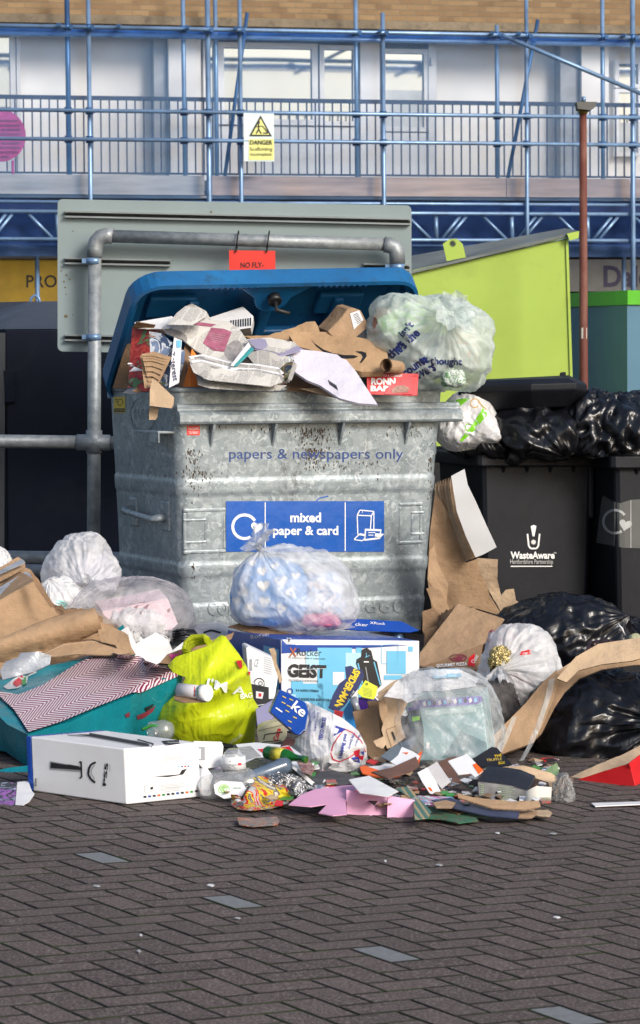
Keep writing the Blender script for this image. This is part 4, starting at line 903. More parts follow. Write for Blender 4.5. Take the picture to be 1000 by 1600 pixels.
layers(lab[3],[(398,560),(430,565),(455,575),(445,592),(420,588),(400,575)],4,3,12.38,[NEWS,PICS,PAPER],4)
layers(lab[4],[(384,537),(410,532),(448,541),(462,556),(452,580),(420,572),(392,552)],6,3,12.42,[mat('brown_magazine',(.13,.085,.06),.4,var=.4,vs=20),PICD,NEWS2,PICB],5)
layers('violet edged magazine bundle under the kraft mailer in the middle of the bin',[(385,534),(420,531),(456,540),(470,548),(440,556),(400,546)],4,-1.5,12.4,[mat('violet_grey_page',(.3,.28,.4),.4),NEWS],6)
sheet('cardboard_piece','brown cardboard lying inside the front rim left of the white mailer','cardboard',[(438,608),(430,592),(455,585),(500,598),(540,612),(555,626),(500,616)],(12.38,608,.004),KD,G1)
sheet('cardboard_piece','flat tan cardboard strip on the front rim beneath the white mailer tail','cardboard',[(468,607),(500,606),(560,622),(588,630),(560,629),(505,617)],(12.33,607,.003),KL,G1)
# kraft mailer with the smile mark
t=thing('paper_mailer','crumpled kraft paper mailer with a curved black arrow mark on the bin heap','parcel',BP(.7,.1,1.4),'parcels in the metal bin')
mb=MB(); plate(mb,[(452,524),(475,518),(520,519),(560,527),(583,532),(603,545),(606,558),(601,572),(598,580),(565,581),(548,576),(520,568),(490,548),(462,540)],(12.36,580,.0035,.0006),KP,t=.03,cr=.009,seed=8,curve=lambda x,y:.03*math.sin((x-440)/30)); o=mb.build('mailer_body',t)
d=Dec([o],.002); SM=BLACKINK
T=[(484,528),(492,537),(505,546),(520,552),(538,555),(552,555),(560,557)]; B_=[(485,529),(494,541),(507,551),(522,557.5),(540,560.5),(553,560),(560,557)]
d.poly(T+B_[::-1][1:],SM,0,40).poly([(555,549),(565,549),(572,551.5),(573,557),(565,567),(562,567),(567,558),(565,554)],SM,0,40); d.build('arrow_mark',t)
t=thing('paper_mailer','torn strip of kraft wrapping lying behind the white mailer, curling up to the left','parcel',BP(.55,.2,1.4),'parcels in the metal bin')
mb=MB(); plate(mb,[(380,525),(420,524),(455,513),(478,503),(492,502),(497,510),(500,520),(470,528),(450,534),(430,528),(395,531)],(12.62,530,.002),KP,t=.006,cr=.02,seed=3,ragged=.8); mb.build('kraft_sheet',t)
t=thing('parcel','brown delivery box with white barcode label leaning under the lid','parcel',BP(.85,.4,1.4),'parcels in the metal bin')
mb=MB(); prism(mb,[(512,518),(530,500),(543,483),(552,481),(564,485),(572,500),(584,520),(578,535),(550,532),(520,527)],(12.6,535,.001),(-.05,.14,.02),KR); o=mb.build('carton',t,.006)
d=Dec([o]); d.poly([(547,490),(561,485),(568,500),(553,515)],PAPER)
for i in range(7): d.line([(551+i*.2+ (i*1.0),493+i*2.2),(559+i,489.5+i*2.0)],.9,BLACKINK,.001)
d.poly([(556,527),(578,509),(586,516),(568,534)],BLK); d.arc(576,519,3,1,0,300,SKY2,.001,10); d.build('shipping_label',t)
mb=MB()
for s_ in (0,1):
    plate(mb,[(572,530),(585,519),(600,532),(606,543),(598,550),(584,543)] if s_ else [(505,528),(512,516),(526,523),(540,530),(530,540),(514,538)],(12.62,543,.002),KR,t=.004,cr=.02,seed=9+s_,ragged=.6)
single(mb,'cardboard_piece','torn brown cardboard flaps beside the arrow marked mailer','cardboard',G1)
# white mailer, grey bag
t=thing('plastic_mailer','white grey plastic mailer with torn pointed tail hanging over the front rim','parcel',BP(.75,0,1.3),'parcels in the metal bin')
mb=MB(); PM=[(447,552),(462,545),(500,549),(527,554),(534,560),(541,562),(556,580),(570,602),(590,632),(560,630),(530,622),(500,602),(480,594),(462,582),(450,566)]
plate(mb,PM,(12.22,606,.003,.0004),mat('white_poly_mailer',(.62,.6,.68),.3,var=.05,vs=5,bump=.012,bs=11),t=.012,cr=.02,seed=12); o=mb.build('mailer_body',t)
d=Dec([o],.002)
for i in range(6): d.line([(513+i*2.3,594+i*1.5),(516+i*2.3,602+i*1.5)],1.2,BLACKINK)
d.build('barcode',t)
sheet('plastic_sleeve','crumpled clear and brown plastic sleeve between magazines and the white mailer','bag',[(440,560),(452,556),(460,575),(452,598),(444,592),(438,575)],(12.26,598,.001),WRAP,G1,cr=.04,t=.002)
mb=MB(); c=at(603,571,12.35); mb.tube([c,c+V((.06,.12,-.01))],.03,KR,20,False); mb.tube([c+V((0,0.0005,0)),c+V((.06,.12,-.01))],.024,KD,20,False); single(mb,'card_tube','short brown cardboard tube end poking out beside the kraft mailer','cardboard tube',G1)
t=thing('magazine','red comedy tribute magazine standing inside the front rim beneath the big bag','magazine',BP(.95,.04,1.25),'newspapers in the metal bin')
mb=MB(); plate(mb,[(573,582),(654,584),(652,618),(574,616)],(12.40,616,.0012,.0006),REDI,t=.006,cr=.003); o=mb.build('cover',t)
d=Dec([o],.002); d.text('TRIBUTE TO A COMEDY',604,587,50,4,WHITEINK,0,.01).text('RONN',599,596,38,11,WHITEINK,0,.05).text('BARK',600,607,42,9,WHITEINK,0,.05)
d.poly([(602,608),(618,598),(636,590),(653,584),(654,618),(600,618)],mat('red_cover_fold',(.45,.02,.03),.3),.001); d.poly([(612,609),(620,603),(630,602),(640,607),(636,613),(612,614)],mat('tan_cover_print',(.3,.14,.1),.4,var=.5,vs=60),.003); d.build('cover_print',t)
t=thing('envelope','white envelope with blue border lying on the right end of the bin rim','envelope',BP(1.2,.05,1.3),G1)
mb=MB(); plate(mb,[(650,588),(662,590),(690,604),(696,612),(652,613)],(bY(652)+.07,613,.004,.001),PAPER,t=.003,cr=.004); o=mb.build('paper',t); d=Dec([o]); d.line([(652,607),(668,606),(690,610)],1,NAVY).line([(655,592),(664,605)],1,NAVY); d.build('blue_border',t)
# big translucent bag on the bin
t,bo=bag('carrier_bag','bulging pale green translucent carrier bag with blue lettering on top of the metal bin','bag',675,534,12.66,198,154,.40,(.28,-.75,.42),GB,21,'knotted carrier bags',pet=(6,.11,.05,.9),fold=.085,crump=.07,lump=.13,sag=-.06,th1=.75,lean=(-.05,0,0))
d=Dec([bo],.002); NB_=mat('navy_bag_print',(.015,.03,.16),.45)
d.text("isn't",634,514,26,13,NB_,48,.04).text("it's the",635,533,48,16,NB_,44,.04).text('that',618,546,32,14,NB_,48,.04).text('counts',648,572,44,13,NB_,36,.04).text('thought',697,566,50,15,NB_,-2,.04).text('covers',662,582,40,12,NB_,26,.04).text('it',664,563,12,12,NB_,30,.04); d.build('bag_print',t)
G2='rubbish showing through the translucent bags'
def inner(name,label,px,py,Y,w_,h_,dep,m,seed,cat='packaging',grp=G2,kk=(.3,-.3,1)):
    mb=MB(); s=Y/F; bagmesh(mb,at(px,py,Y),(w_*s/2,dep/2,h_*s/2),kk,m,seed,crump=.12,fold=.02,p=4,nu=40,nv=24,pull=0); return single(mb,name,label,cat,grp)
mb=MB(); c=at(625,490,12.6); prism(mb,[(588,500),(640,470),(668,480),(660,505),(640,522),(600,525)],(12.54,525,.001),(.02,.14,0),multi('green_packet_print',[(.3,.6,.1),(.7,.75,.7),(.35,.7,.2),(.75,.75,.7)],14)); single(mb,'food_packet','green and white food packet inside the top left of the pale green bag','packet',G2,None,.005)
inner('food_packet','orange brown packet inside the left edge of the pale green bag',600,502,12.62,34,40,.1,mat('brown_packet',(.35,.16,.1),.5,var=.4,vs=20),5)
inner('food_tray','clear white food tray with green leaf label inside the pale green bag',708,590,12.52,36,30,.08,multi('leaf_label',[(.12,.25,.12),(.5,.55,.52),(.2,.3,.2),(.55,.6,.58)],22),6)
inner('food_packet','pale beige packet inside the right side of the pale green bag',722,540,12.62,50,80,.16,multi('beige_packet_print',[(.6,.58,.5),(.65,.6,.45),(.5,.6,.55),(.6,.35,.2)],10),7)
inner('paper_bundle','grey paper bundle filling the middle of the pale green bag',655,555,12.66,100,70,.2,mat('greyish_paper',(.42,.46,.46),.6,var=.25,vs=9),8)
# small bag hanging between the bins
t,bo=bag('carrier_bag','white carrier bag with bright green border squeezed between metal bin and black lid','bag',732,657,12.92,96,88,.28,(-.3,-.3,-1),WB2,31,'knotted carrier bags',neck=False,fold=.04,crump=.05,lump=.14,sag=.3,p=3)
d=Dec([bo],.002); GRB=mat('bright_green_film',(.2,.6,.02),.35)
d.poly([(757,619),(772,622),(771,632),(760,650),(742,672),(722,690),(718,688),(738,664),(752,642),(760,628)],GRB).poly([(690,630),(715,624),(735,622),(720,634),(694,640)],GRB)
OI=mat('orange_line_print',(.6,.35,.03),.4); d.arc(742,630,7,1.2,0,330,OI,n=12).line([(748,628),(760,640),(775,642)],1.2,OI).arc(733,668,6,1.2,0,360,GRB,n=10).line([(704,638),(715,650)],3,mat('yellow_spot',(.6,.5,.05),.4)); d.build('bag_print',t)
# black sacks in the wheelie bins
G3='black refuse sacks'
def sack(label,*a,**k): 
    k.setdefault('neck',False); return bag('refuse_sack',label,'sack',*a,group=G3,**k)
sack('shiny black sack heaped in the first wheelie bin below its open lid',835,672,13.05,176,100,.6,(.3,-.6,-.3),BB_,41,fold=.09,crump=.10,lump=.3,th1=.5)
sack('smaller black sack bulging from the left corner of the first wheelie bin',762,678,13.1,120,78,.5,(-.3,-.8,.2),BB_,42,fold=.10,crump=.10,lump=.2)
sack('big crumpled black sack spilling between the two wheelie bins',945,665,13.0,160,100,.55,(-.5,-.5,-.6),BB_,43,fold=.06,crump=.16,lump=.18,th1=.4)
sack('black sack resting on the second wheelie bin behind the crumpled one',1015,650,13.2,110,80,.5,(.3,.3,.6),BB_,44,fold=.1,crump=.12,lump=.15)
sack('low black sack draped on the front rim of the first wheelie bin',846,690,12.93,104,36,.3,(-.8,-.5,.1),BB_,45,fold=.16,crump=.16,lump=.2)
mb=MB(); c=at(1000,700,12.85); bagmesh(mb,c,(.07,.06,.04),(0,-1,.3),WB2,3,crump=.05,fold=.02); single(mb,'plastic_tub','pale plastic tub poking from the second wheelie bin at the right edge','tub',None)
mb=MB(); bagmesh(mb,at(972,697,12.85),(.03,.03,.012),(0,-1,.3),YELI,4,crump=.2,fold=.02); single(mb,'yellow_wrapper','small yellow and red wrapper on the second wheelie bin rim','wrapper',None)
# ================================================================== cardboard by the wheelie bin
G4='cardboard piled right of the metal bin'
t=thing('corrugated_stack','ribbed stack of cardboard sheets with a white face leaning on the wheelie bin','packaging',at(730,870,12.3),G4)
mb=MB(); plate(mb,[(705,744),(726,733),(731,758),(744,785),(762,825),(776,855),(756,866),(743,871),(728,838),(714,800),(709,770)],(12.34,871,-.0008),WBOX,t=.004,cr=.006); mb.build('white_face',t)
mb=MB()
for i in range(11):
    x=-2.5*i; plate(mb,[(706+x,744+i*.9),(709+x*.98,770),(714+x*.95,800),(728+x*.9,838),(743+x*.9,871),(739+x*.9,873+i),(725+x*.9,845),(711+x*.95,806),(704+x,765)],(12.41+i*.006+(i%2)*.012,871,-.0008),KL if i%3 else KR,t=.004,cr=.003)
mb.build('corrugated_layers',t)
sheet('cardboard_sheet','tall flat brown cardboard sheet leaning beside the metal bin right side','cardboard',[(680,770),(700,800),(728,880),(750,872),(765,930),(782,957),(776,960),(735,948),(716,950),(700,965),(676,960),(668,905),(672,830)],(12.5,960,-.0008,.0006),KR,G4,t=.006,cr=.008)
sheet('cardboard_sheet','bent brown cardboard panel with torn right edge under the white faced stack','cardboard',[(745,872),(778,874),(777,905),(783,930),(790,922),(803,920),(806,938),(817,946),(800,955),(784,958),(765,925),(750,892)],(12.32,958,-.0006),KL,G4,t=.005,cr=.02,seed=5,ragged=.4)
mb=MB()
for i,P in enumerate(([(672,860),(679,850),(684,880),(700,912),(698,945),(686,935),(668,905)],[(666,920),(676,917),(690,924),(700,945),(712,975),(706,975),(678,950)],[(660,955),(676,950),(700,972),(690,1005),(670,1010),(660,985)],[(664,985),(700,970),(730,990),(715,1035),(660,1030)])): plate(mb,P,(12.28-i*.08,P[-1][1],.0005),[KR,KR,KD,KD][i],t=.004,cr=.02,seed=i,ragged=.4)
single(mb,'cardboard_scraps','crumpled brown cardboard scraps jammed between metal bin and leaning sheets','cardboard',G4)
t=thing('pizza_box','opened brown cardboard box with red printed food lid left of the white knotted sack','box',at(715,1045,11.5),G4)
mb=MB(); plate(mb,[(655,1040),(656,1020),(716,943),(722,945),(788,967),(772,990),(754,1007),(748,1045),(700,1043)],(11.75,1040,.0035,-.001),KR,t=.006,cr=.004); o=mb.build('inner_tray',t,)
mb=MB(); plate(mb,[(655,1042),(690,1032),(754,1006),(748,1037),(744,1047),(700,1043)],(11.62,1042,.003,-.0005),KD,t=.005,cr=.005); o2=mb.build('front_flap',t)
d=Dec([o2,o],.003); d.poly([(733,1028),(756,1010),(750,1043),(731,1040)],REDI).poly([(756,1010),(766,985),(772,984),(755,1018)],MAROON).arc(716,1028,13,2,0,360,MAROON,n=16,ry=5).poly([(706,1029),(716,1025),(726,1027),(720,1032)],MAROON).text('GOURMET PIZZA',706,1039,48,5,WHITEINK,4,.02).text('Classic',742,1030,14,6,WHITEINK,60,0,.002); d.build('food_print',t)
# ================================================================== boxes and bags in front of the bin
t=thing('gaming_chair_box','large blue and white carton with black chair picture leaning before the metal bin','box',V((at(550,1100,11.2).x,11.4,gz(0))),None)
O2=at(440,1150,11.12); O2.z=gz(O2.x)+.004; C1=at(656,1150,11.28); C1.z=gz(C1.x)+.004
Htop=at(440,999,11.12).z-O2.z; U2=C1-O2; D2=V((-.225,.42,0)); H2=V((0,0,Htop))
BLS=mat('blue_side_print',(.02,.09,.36),.35,var=.15)
mb=MB(); p=[O2,O2+U2,O2+U2+D2,O2+D2]; q=[a+H2 for a in p]; mb.add(p+q,[(0,1,2,3)],BLS); mb.add(p+q,[(0,1,5,4)],WBOX); mb.add(p+q,[(1,2,6,5),(2,3,7,6),(3,0,4,7)],BLS); mb.add(p+q,[(4,5,6,7)],BOXBLUE); xb=mb.build('carton',t,.003); 
mb=MB(); plate(mb,[(560,985),(480,978),(486,972),(560,967),(628,971),(655,985),(640,988)],(11.45,985,.002),BOXBLUE,t=.004,cr=.008); fl=mb.build('open_flap',t)
mb=MB(); plate(mb,[(356,979),(380,972),(420,977),(440,985),(480,984),(470,992),(440,1000),(400,990)],(11.42,985,.004),KD,t=.004,cr=.01); mb.build('inner_flap',t)
d=Dec([xb],.002)
d.poly([(440,999),(656,986.5),(656,1007),(440,1021)],BOXBLUE)
for x,y,w_,h_,m in ((496,1012,54,110,LBLUE),(478,1018,20,28,SKY2),(455,1064,18,30,LBLUE),(473,1068,32,48,LBLUE),(540,1020,30,26,SKY2),(560,1062,16,32,LBLUE),(604,1017,30,36,LBLUE),(600,1055,28,7,LBLUE),(638,1010,7,8,LBLUE),(556,1012,9,10,LBLUE),(440,1085,22,40,SKY2),(505,1095,60,40,LBLUE),(520,1050,18,20,WBOX)): d.rect(x,y,x+w_,y+h_,m,.0005 if m is LBLUE else .001)
d.line([(596,1008),(622,1006),(622,1036),(596,1037),(596,1008)],.7,LBLUE,.002)
d.text('X',457.5,1019,12,14,mat('copper_print',(.45,.12,.04),.35,.3),-2,.02,.002).text('Rocker',483,1019.5,38,11,BLACKINK,-2,0,.002).text("THE WORLD'S NO.1 BRAND OF GAMING CHAIR",479,1028.5,58,2.6,BLACKINK,-2,0,.002)
d.text('GEIST',479.5,1048.5,60,21,BLACKINK,-2,.05,.002).text('MULTIMEDIA FLOOR ROCKER',474,1063.5,46,3.3,BLACKINK,-2,0,.002).arc(453,1080,4.2,1.6,0,360,BLUEINK,.003,12).text('2.0 AUDIO STEREO',480,1079,36,3.6,BLACKINK,-2,.02,.003).text('SEAT FOLDS FOR EASY STORAGE',491,1093,64,3.8,BLACKINK,-2,.02,.003)
for y in (1046,): d.line([(449,y+1),(509,y-1.5)],.6,WBOX,.0035)
d.rect(448,997.5,455.5,1005.5,WBOX,.002); d.text('R',452,1001,4,5,BLACKINK,0,.02,.004)
d.poly([(565,1015),(573,1012),(580,1017),(583,1030),(589,1034),(596,1070),(590,1076),(566,1070),(560,1048),(556,1036),(557,1030),(564,1026)],BLACKINK,.003).line([(559,1036),(566,1068)],2,LBLUE,.005).line([(584,1034),(594,1070)],2,LBLUE,.005).line([(572,1020),(572,1027)],1,LBLUE,.006).line([(570,1027),(577,1024)],1,LBLUE,.006).rect(568,1033,576,1035,WHITEINK,.006).line([(571,1042),(575,1066)],1.5,GREYP,.005)
d.build('front_print',t)
d=Dec([fl],.002); d.text('cker',565,976,20,5,WHITEINK,-4,0).text('XRock',590,974,24,4,WHITEINK,-4,0); d.build('flap_print',t)
d=Dec([xb],.002); d.text('Rocker',407,993,30,6,WHITEINK,10,0); d.poly([(412,1008),(436,1015),(436,1110),(412,1085)],LBLUE); d.build('side_print',t)
# bag with heart print blanket
t,bo=bag('carrier_bag','milky translucent bag holding a blue heart patterned blanket, in front of the sticker','bag',455,922,11.5,196,134,.40,(-.45,-.25,.62),bagmat('thin_white_film',(.88,.90,.94),.46,.3,.3),51,'knotted carrier bags',pet=(5,.10,.045,.8),bias=(.3,0,.2),fold=.07,crump=.05,lump=.12,p=2.3,th1=.7)
mb=MB(); s_=11.5/F; bagmesh(mb,at(425,925,11.5),(62*s_,.15,54*s_),(0,0,1),mat('pale_blue_fleece',(.22,.42,.75),.9,var=.06,bump=.004,bs=60),7,crump=.06,fold=.03,p=2.6,nu=60,nv=40,pull=0)
hb=thing('fleece_blanket','pale blue fleece blanket with white hearts inside the milky bag','blanket',at(425,980,11.5)); o=mb.build('fleece',hb)
d=Dec([o],.004); rn=random.Random(5); HW=mat('white_fleece_print',(.82,.8,.76),.9)
for x,y,r,a in ((410,893,8,10),(375,905,9,-15),(412,915,10,5),(440,908,10,15),(381,925,9,50),(413,940,9,-10),(392,948,9,20),(370,938,7,0),(455,925,9,30),(440,950,8,-20),(395,880,6,0),(430,885,7,20),(462,900,7,0)): d.heart(x,y,r,HW,a)
d.build('heart_print',hb)
inner('clothing','blue and white folded cloth in the right side of the milky bag',505,930,11.5,64,70,.2,multi('cloth_print',[(.5,.62,.75),(.7,.72,.78),(.3,.45,.65),(.75,.7,.72)],12,.8),9,'clothing')
inner('clothing','pink cloth at the bottom of the milky bag',500,966,11.45,60,26,.14,mat('pink_cloth',(.7,.2,.3),.8,var=.3,vs=20),10,'clothing')
sheet('plastic_film','thin grey plastic film under the milky bag on the blue carton','film',[(415,978),(470,975),(540,972),(556,980),(520,986),(460,987),(425,984)],(11.4,987,.004),WRAP,None,t=.001,cr=.02)
# left bags
t,bo=bag('carrier_bag','tall white translucent bag with tied handles at the left foot of the metal bin','bag',128,888,12.2,118,112,.36,(.12,-.75,-.25),WB,61,'knotted carrier bags',pet=(6,.09,.035,1.3),bias=(.2,-.2,-.2),fold=.12,crump=.06,lump=.1,p=2.1,th1=1.0)
inner('clothing','lilac grey folded cloth inside the tall white bag',140,898,12.25,74,60,.2,mat('lilac_cloth',(.4,.4,.55),.8,var=.2),12,'clothing')
t,bo=bag('carrier_bag','white bag with pink shopping box showing through its thin film, lying flat','bag',208,948,11.75,186,92,.42,(-.85,-.3,.0),bagmat('thin_pink_white_film',(.85,.84,.87),.30,.32,.35),62,'knotted carrier bags',neck=False,fold=.05,crump=.04,lump=.07,p=3.2)
mb=MB(); prism(mb,[(160,955),(262,935),(278,975),(268,984),(180,992),(165,975)],(11.6,984,.001),(-.05,.25,.02),mat('pale_pink_box',(.75,.55,.6),.5)); mb2=mb.build('x',None); S.collection.objects.remove(mb2) if False else None; tag(mb2,'pale pink box with dark red lettering patches inside the flat white bag','box',G2); mb2.name='pink_box'
d=Dec([mb2],.002); rn=random.Random(8)
for i in range(16):
    x,y=rn.uniform(195,270),rn.uniform(942,980); d.poly([(x,y),(x+rn.uniform(4,11),y-rn.uniform(1,5)),(x+rn.uniform(3,9),y+rn.uniform(1,5)),(x+1,y+4)],MAROON)
o=d.mb.build('box_print',mb2,recalc=False)
t,bo=bag('carrier_bag','small white bag with teal stripes wedged below the tall white bag','bag',92,935,12.0,80,66,.3,(-.2,-.5,.6),WB2,63,'knotted carrier bags',neck=False,fold=.08,crump=.08)
d=Dec([bo],.002); TS=mat('teal_stripe',(.2,.6,.55),.4)
for i in range(4): d.line([(88,938+i*4),(104,941+i*3.4)],1.6,TS)
d.build('bag_print',t)
t,bo=bag('carrier_bag','white sack with yellow line at the extreme left edge above the taped boxes','bag',-12,885,12.1,66,66,.3,(0,-.5,.6),WB2,64,'knotted carrier bags',neck=False,fold=.07,crump=.06); Dec([bo],.002).line([(-5,869),(16,875)],2,YELI).build('bag_print',t)
# taped cardboard boxes
G5='cardboard at the left of the heap'
t=thing('cardboard_box','battered brown box sealed with silver tape, at the left edge of the heap','box',at(30,1000,11.2),G5)
mb=MB(); prism(mb,[(-60,965),(0,938),(58,906),(92,962),(0,1003),(-60,1025)],(11.1,1003,.0005,.0008),(-.12,.35,.02),KR); bx=mb.build('carton',t,.006); dent(bx,.008,5,3,4)
mb=MB(); plate(mb,[(-60,940),(0,912),(38,886),(48,890),(60,906),(0,940),(-60,966)],(11.12,966,.006),KR,t=.005,cr=.008,ragged=.5); plate(mb,[(-40,905),(0,886),(28,870),(38,876),(40,886),(0,908),(-40,925)],(11.3,925,.005),KR,t=.005,cr=.012,seed=4,ragged=.5); plate(mb,[(45,890),(60,905),(84,945),(80,950),(55,915)],(11.15,905,.001),KD,t=.004,cr=.01); mb.build('top_flaps',t)
mb=MB(); plate(mb,[(-60,948),(0,917),(40,893),(56,901),(48,906),(0,938),(-60,962)],(11.07,962,.006),SILV,t=.002,cr=.008); plate(mb,[(-40,905),(0,891),(34,873),(40,879),(0,897),(-40,915)],(11.24,925,.005),SILV,t=.002,cr=.012,seed=4); mb.build('silver_tape',t)
roll=lambda x,y:-.10*math.sin(max(0,min(1,(y-(1005-.27*x))/60+.5))*math.pi)
sheet('cardboard_roll','long brown cardboard sheet bent into a roll across the left heap','cardboard',[(-60,1020),(0,998),(60,972),(100,960),(148,949),(152,960),(158,978),(160,985),(120,1003),(60,1026),(0,1058),(-60,1075)],(10.95,1058,.0015),KR,G5,t=.006,cr=.012,curve=roll,ragged=.3)
mb=MB()
for i in range(4): plate(mb,[(66,1024-i*2),(100,1008-i*2),(145,1002-i),(178,1012-i*2),(205,1020-i*3),(180,1024-i),(120,1022-i*2),(85,1026-i)],(10.88+i*.03,1026,.004),[KR,KL,KD,KR][i],t=.005,cr=.01,seed=i)
plate(mb,[(150,975),(158,972),(188,985),(200,992),(204,1008),(212,1022),(192,1024),(180,1008),(158,1003)],(10.93,1024,.002),KR,t=.005,cr=.03,seed=9,ragged=.6)
single(mb,'cardboard_layers','crushed layers of brown cardboard lying on the teal gift wrap','cardboard',G5)
sheet('silver_film','crumpled silver grey plastic film at the left edge below the cardboard roll','film',[(0,1048),(8,1034),(28,1027),(32,1020),(60,1018),(80,1024),(78,1038),(52,1050),(20,1058),(4,1062)],(10.72,1060,.003),SILV,None,t=.002,cr=.06,seed=3)
# white crumpled paper
for k_,(P,Y,lb) in enumerate((([(205,1010),(222,1000),(244,988),(262,1000),(270,1016),(262,1030),(240,1040),(215,1035)],11.0,'crumpled white paper bag between gift wrap and lime bag'),([(188,986),(200,978),(212,1005),(222,1035),(214,1036),(204,1015)],11.1,'thin white folded paper leaning behind the gift wrap'),([(262,1022),(285,1004),(300,995),(290,1024),(268,1036)],11.05,'small white scrap beside the crumpled paper bag'))):
    sheet('white_paper',lb,'paper',P,(Y,P[0][1],.001),PAPER,'white paper scraps',t=.003,cr=.035,seed=k_+2,cell=7)
sheet('teal_card','teal card edge standing behind the white paper scraps','card',[(184,982),(192,976),(216,1030),(206,1036),(196,1010)],(11.2,1030,0),TEAL,None,t=.006)
# wicker / white framed box / pink label card
mb=MB(); prism(mb,[(290,992),(303,984),(340,982),(388,1000),(384,1026),(330,1020),(288,1010)],(11.55,1020,.003),(0,.3,.0),mat('grey_white_card',(.5,.5,.53),.5)); o=mb.build('flat_carton',None,.004); tag(o,'flat grey white carton with a black frame print behind the lime bag','box',G5); Dec([o],.003).line([(362,1008),(384,1010),(384,1022)],1.5,BLACKINK).line([(318,989),(330,985),(345,989)],3,BLACKINK).build('frame_print',o)
mb=MB()
for i in range(12): mb.tube([at(272+i*2.2,1000-i,11.35),at(276+i*2.4,984,11.33),at(284+i*2.4,990+i*.4,11.3)],.004,BLK,5)
for i in range(5): mb.tube([at(270,987+i*4,11.33),at(285,983+i*4,11.3),at(305,986+i*4,11.35)],.004,BLK,5)
single(mb,'wicker_basket','scrap of dark woven basket behind the lime bag','basket')
t=thing('cardboard_strip','brown cardboard edge with magenta tape across the top of the lime bag','cardboard',at(300,1040,10.9),G5)
mb=MB(); plate(mb,[(250,1036),(262,1022),(300,1008),(345,996),(366,988),(362,998),(340,1014),(300,1024),(268,1038)],(10.75,1036,.001,.001),KD,t=.02,cr=.006); o=mb.build('board',t); Dec([o],.003).poly([(264,1024),(278,1013),(283,1020),(268,1030)],mat('magenta_tape',(.6,.03,.25),.35)).build('magenta_tape',t)
# lime bag
t=thing('carrier_bag','bright lime yellow carrier bag with white printed letters slumped in the heap','bag',at(320,1165,10.5),'knotted carrier bags')
mb=MB(); YO=[(236,1130),(252,1105),(280,1080),(290,1058),(272,1052),(262,1040),(275,1026),(300,1018),(322,1010),(345,992),(352,994),(372,1020),(384,1038),(390,1052),(396,1092),(405,1106),(400,1130),(398,1160),(380,1166),(345,1160),(300,1165),(250,1150)]
def ycurve(x,y):
    u=(x-320)/90; v=(y-1085)/85; q=max(0,1-u*u*.9-v*v*.55)
    f=0
    for i,(ax,ay,dx,dy,sp,am) in enumerate(((390,1050,-.9,.43,30,.035),(384,1040,-.75,.66,22,.03),(350,1000,-.5,.86,26,.03),(300,1100,.86,-.5,20,.022),(400,1110,-.95,.3,24,.026))):
        t_=(x-ax)*dx+(y-ay)*dy; n_=(x-ax)*dy-(y-ay)*dx; f+=am*math.exp(-(n_/(sp*.35+abs(t_)*.12))**2)
    return -.30*math.sqrt(q)-f
plate(mb,YO,(10.72,1165,.0006),YB,t=.003,cr=.02,cell=4,seed=3,curve=ycurve); yb=mb.build('bag_body',t)
for f in yb.data.polygons: f.use_smooth=True
mb=MB(); pth=[at(x,y,10.7+dz) for x,y,dz in ((288,1016,0),(290,1004,.02),(300,996,.03),(318,994,.02),(324,1000,0))]; 
for q_ in (0,1,2): mb.tube([p+V((.006*q_,.01*q_,-.012*q_)) for p in pth],[.012,.009,.012,.01,.014],YB,8)
mb.build('handle',t)
d=Dec([yb],.012); LW2=mat('pale_bag_print',(.85,.88,.82),.4)
d.text("I'M A",353,1074,60,14,LW2,-11,.02).text('BAG',383,1087,18,8,LW2,8,.01).text('s.co.uk',367,1152,22,7,LW2,35,0).poly([(368,1034),(384,1034),(391,1040),(388,1056),(382,1046),(374,1046)],REDI); d.build('bag_print',t)
# white cup roll with card
mb=MB(); mb.tube([at(279,1078,10.18),at(318,1083,10.14)],.026,mat('cup_paper',(.62,.6,.62),.5),16); mb.tube([at(314,1082.5,10.14),at(325,1083,10.12)],.03,PAPER,16); t=thing('paper_cup','white paper cup lying on its side against the lime bag','cup',at(300,1092,10.15)); o=mb.build('cup_body',t); Dec([o],.002).line([(304,1073),(304,1088)],1.5,REDI).line([(309,1074),(309,1088)],1,GREENI).build('cup_print',t)
sheet('cardboard_strip','small bent brown card below the white paper cup','cardboard',[(272,1085),(280,1083),(312,1089),(325,1092),(322,1096),(285,1097),(273,1093)],(10.12,1096,.006),KD,G5,t=.004,cr=.005)
# teal gift bag
t=thing('gift_bag','large teal gift bag with a maroon and white zigzag striped panel, lying on its side','bag',at(100,1200,10.1),None)
K=[(-80,1085,10.5),(45,1148,9.85),(284,1053,10.55),(206,1024,10.95),(160,1020,11.05),(60,1042,11.1),(-80,1078,11.2)]
tp=[at(*k) for k in K]; cen=sum(tp,V((0,0,0)))/len(tp)
bt=[V((p.x+(cen.x-p.x)*.12,p.y+(cen.y-p.y)*.05,gz(p.x)+.01)) for p in tp]
mb=MB(); n=len(tp); mb.add(tp+bt,[tuple(range(n)),tuple(range(2*n-1,n-1,-1))]+[(i,(i+1)%n,n+(i+1)%n,n+i) for i in range(n)],TEAL); gb=mb.build('bag_body',t); 
bm=bmesh.new(); bm.from_mesh(gb.data); bmesh.ops.triangulate(bm,faces=bm.faces[:]); bmesh.ops.subdivide_edges(bm,edges=bm.edges[:],cuts=7,use_grid_fill=True)
for v in bm.verts: v.co+=noise.noise_vector(v.co*5+V((3,1,2)))*.022
bm.to_mesh(gb.data); bm.free()
cv=NB('zigzag_stripes'); sx=cv.n('ShaderNodeSeparateXYZ'); cv.l(cv.tc.outputs['UV'],sx.inputs[0])
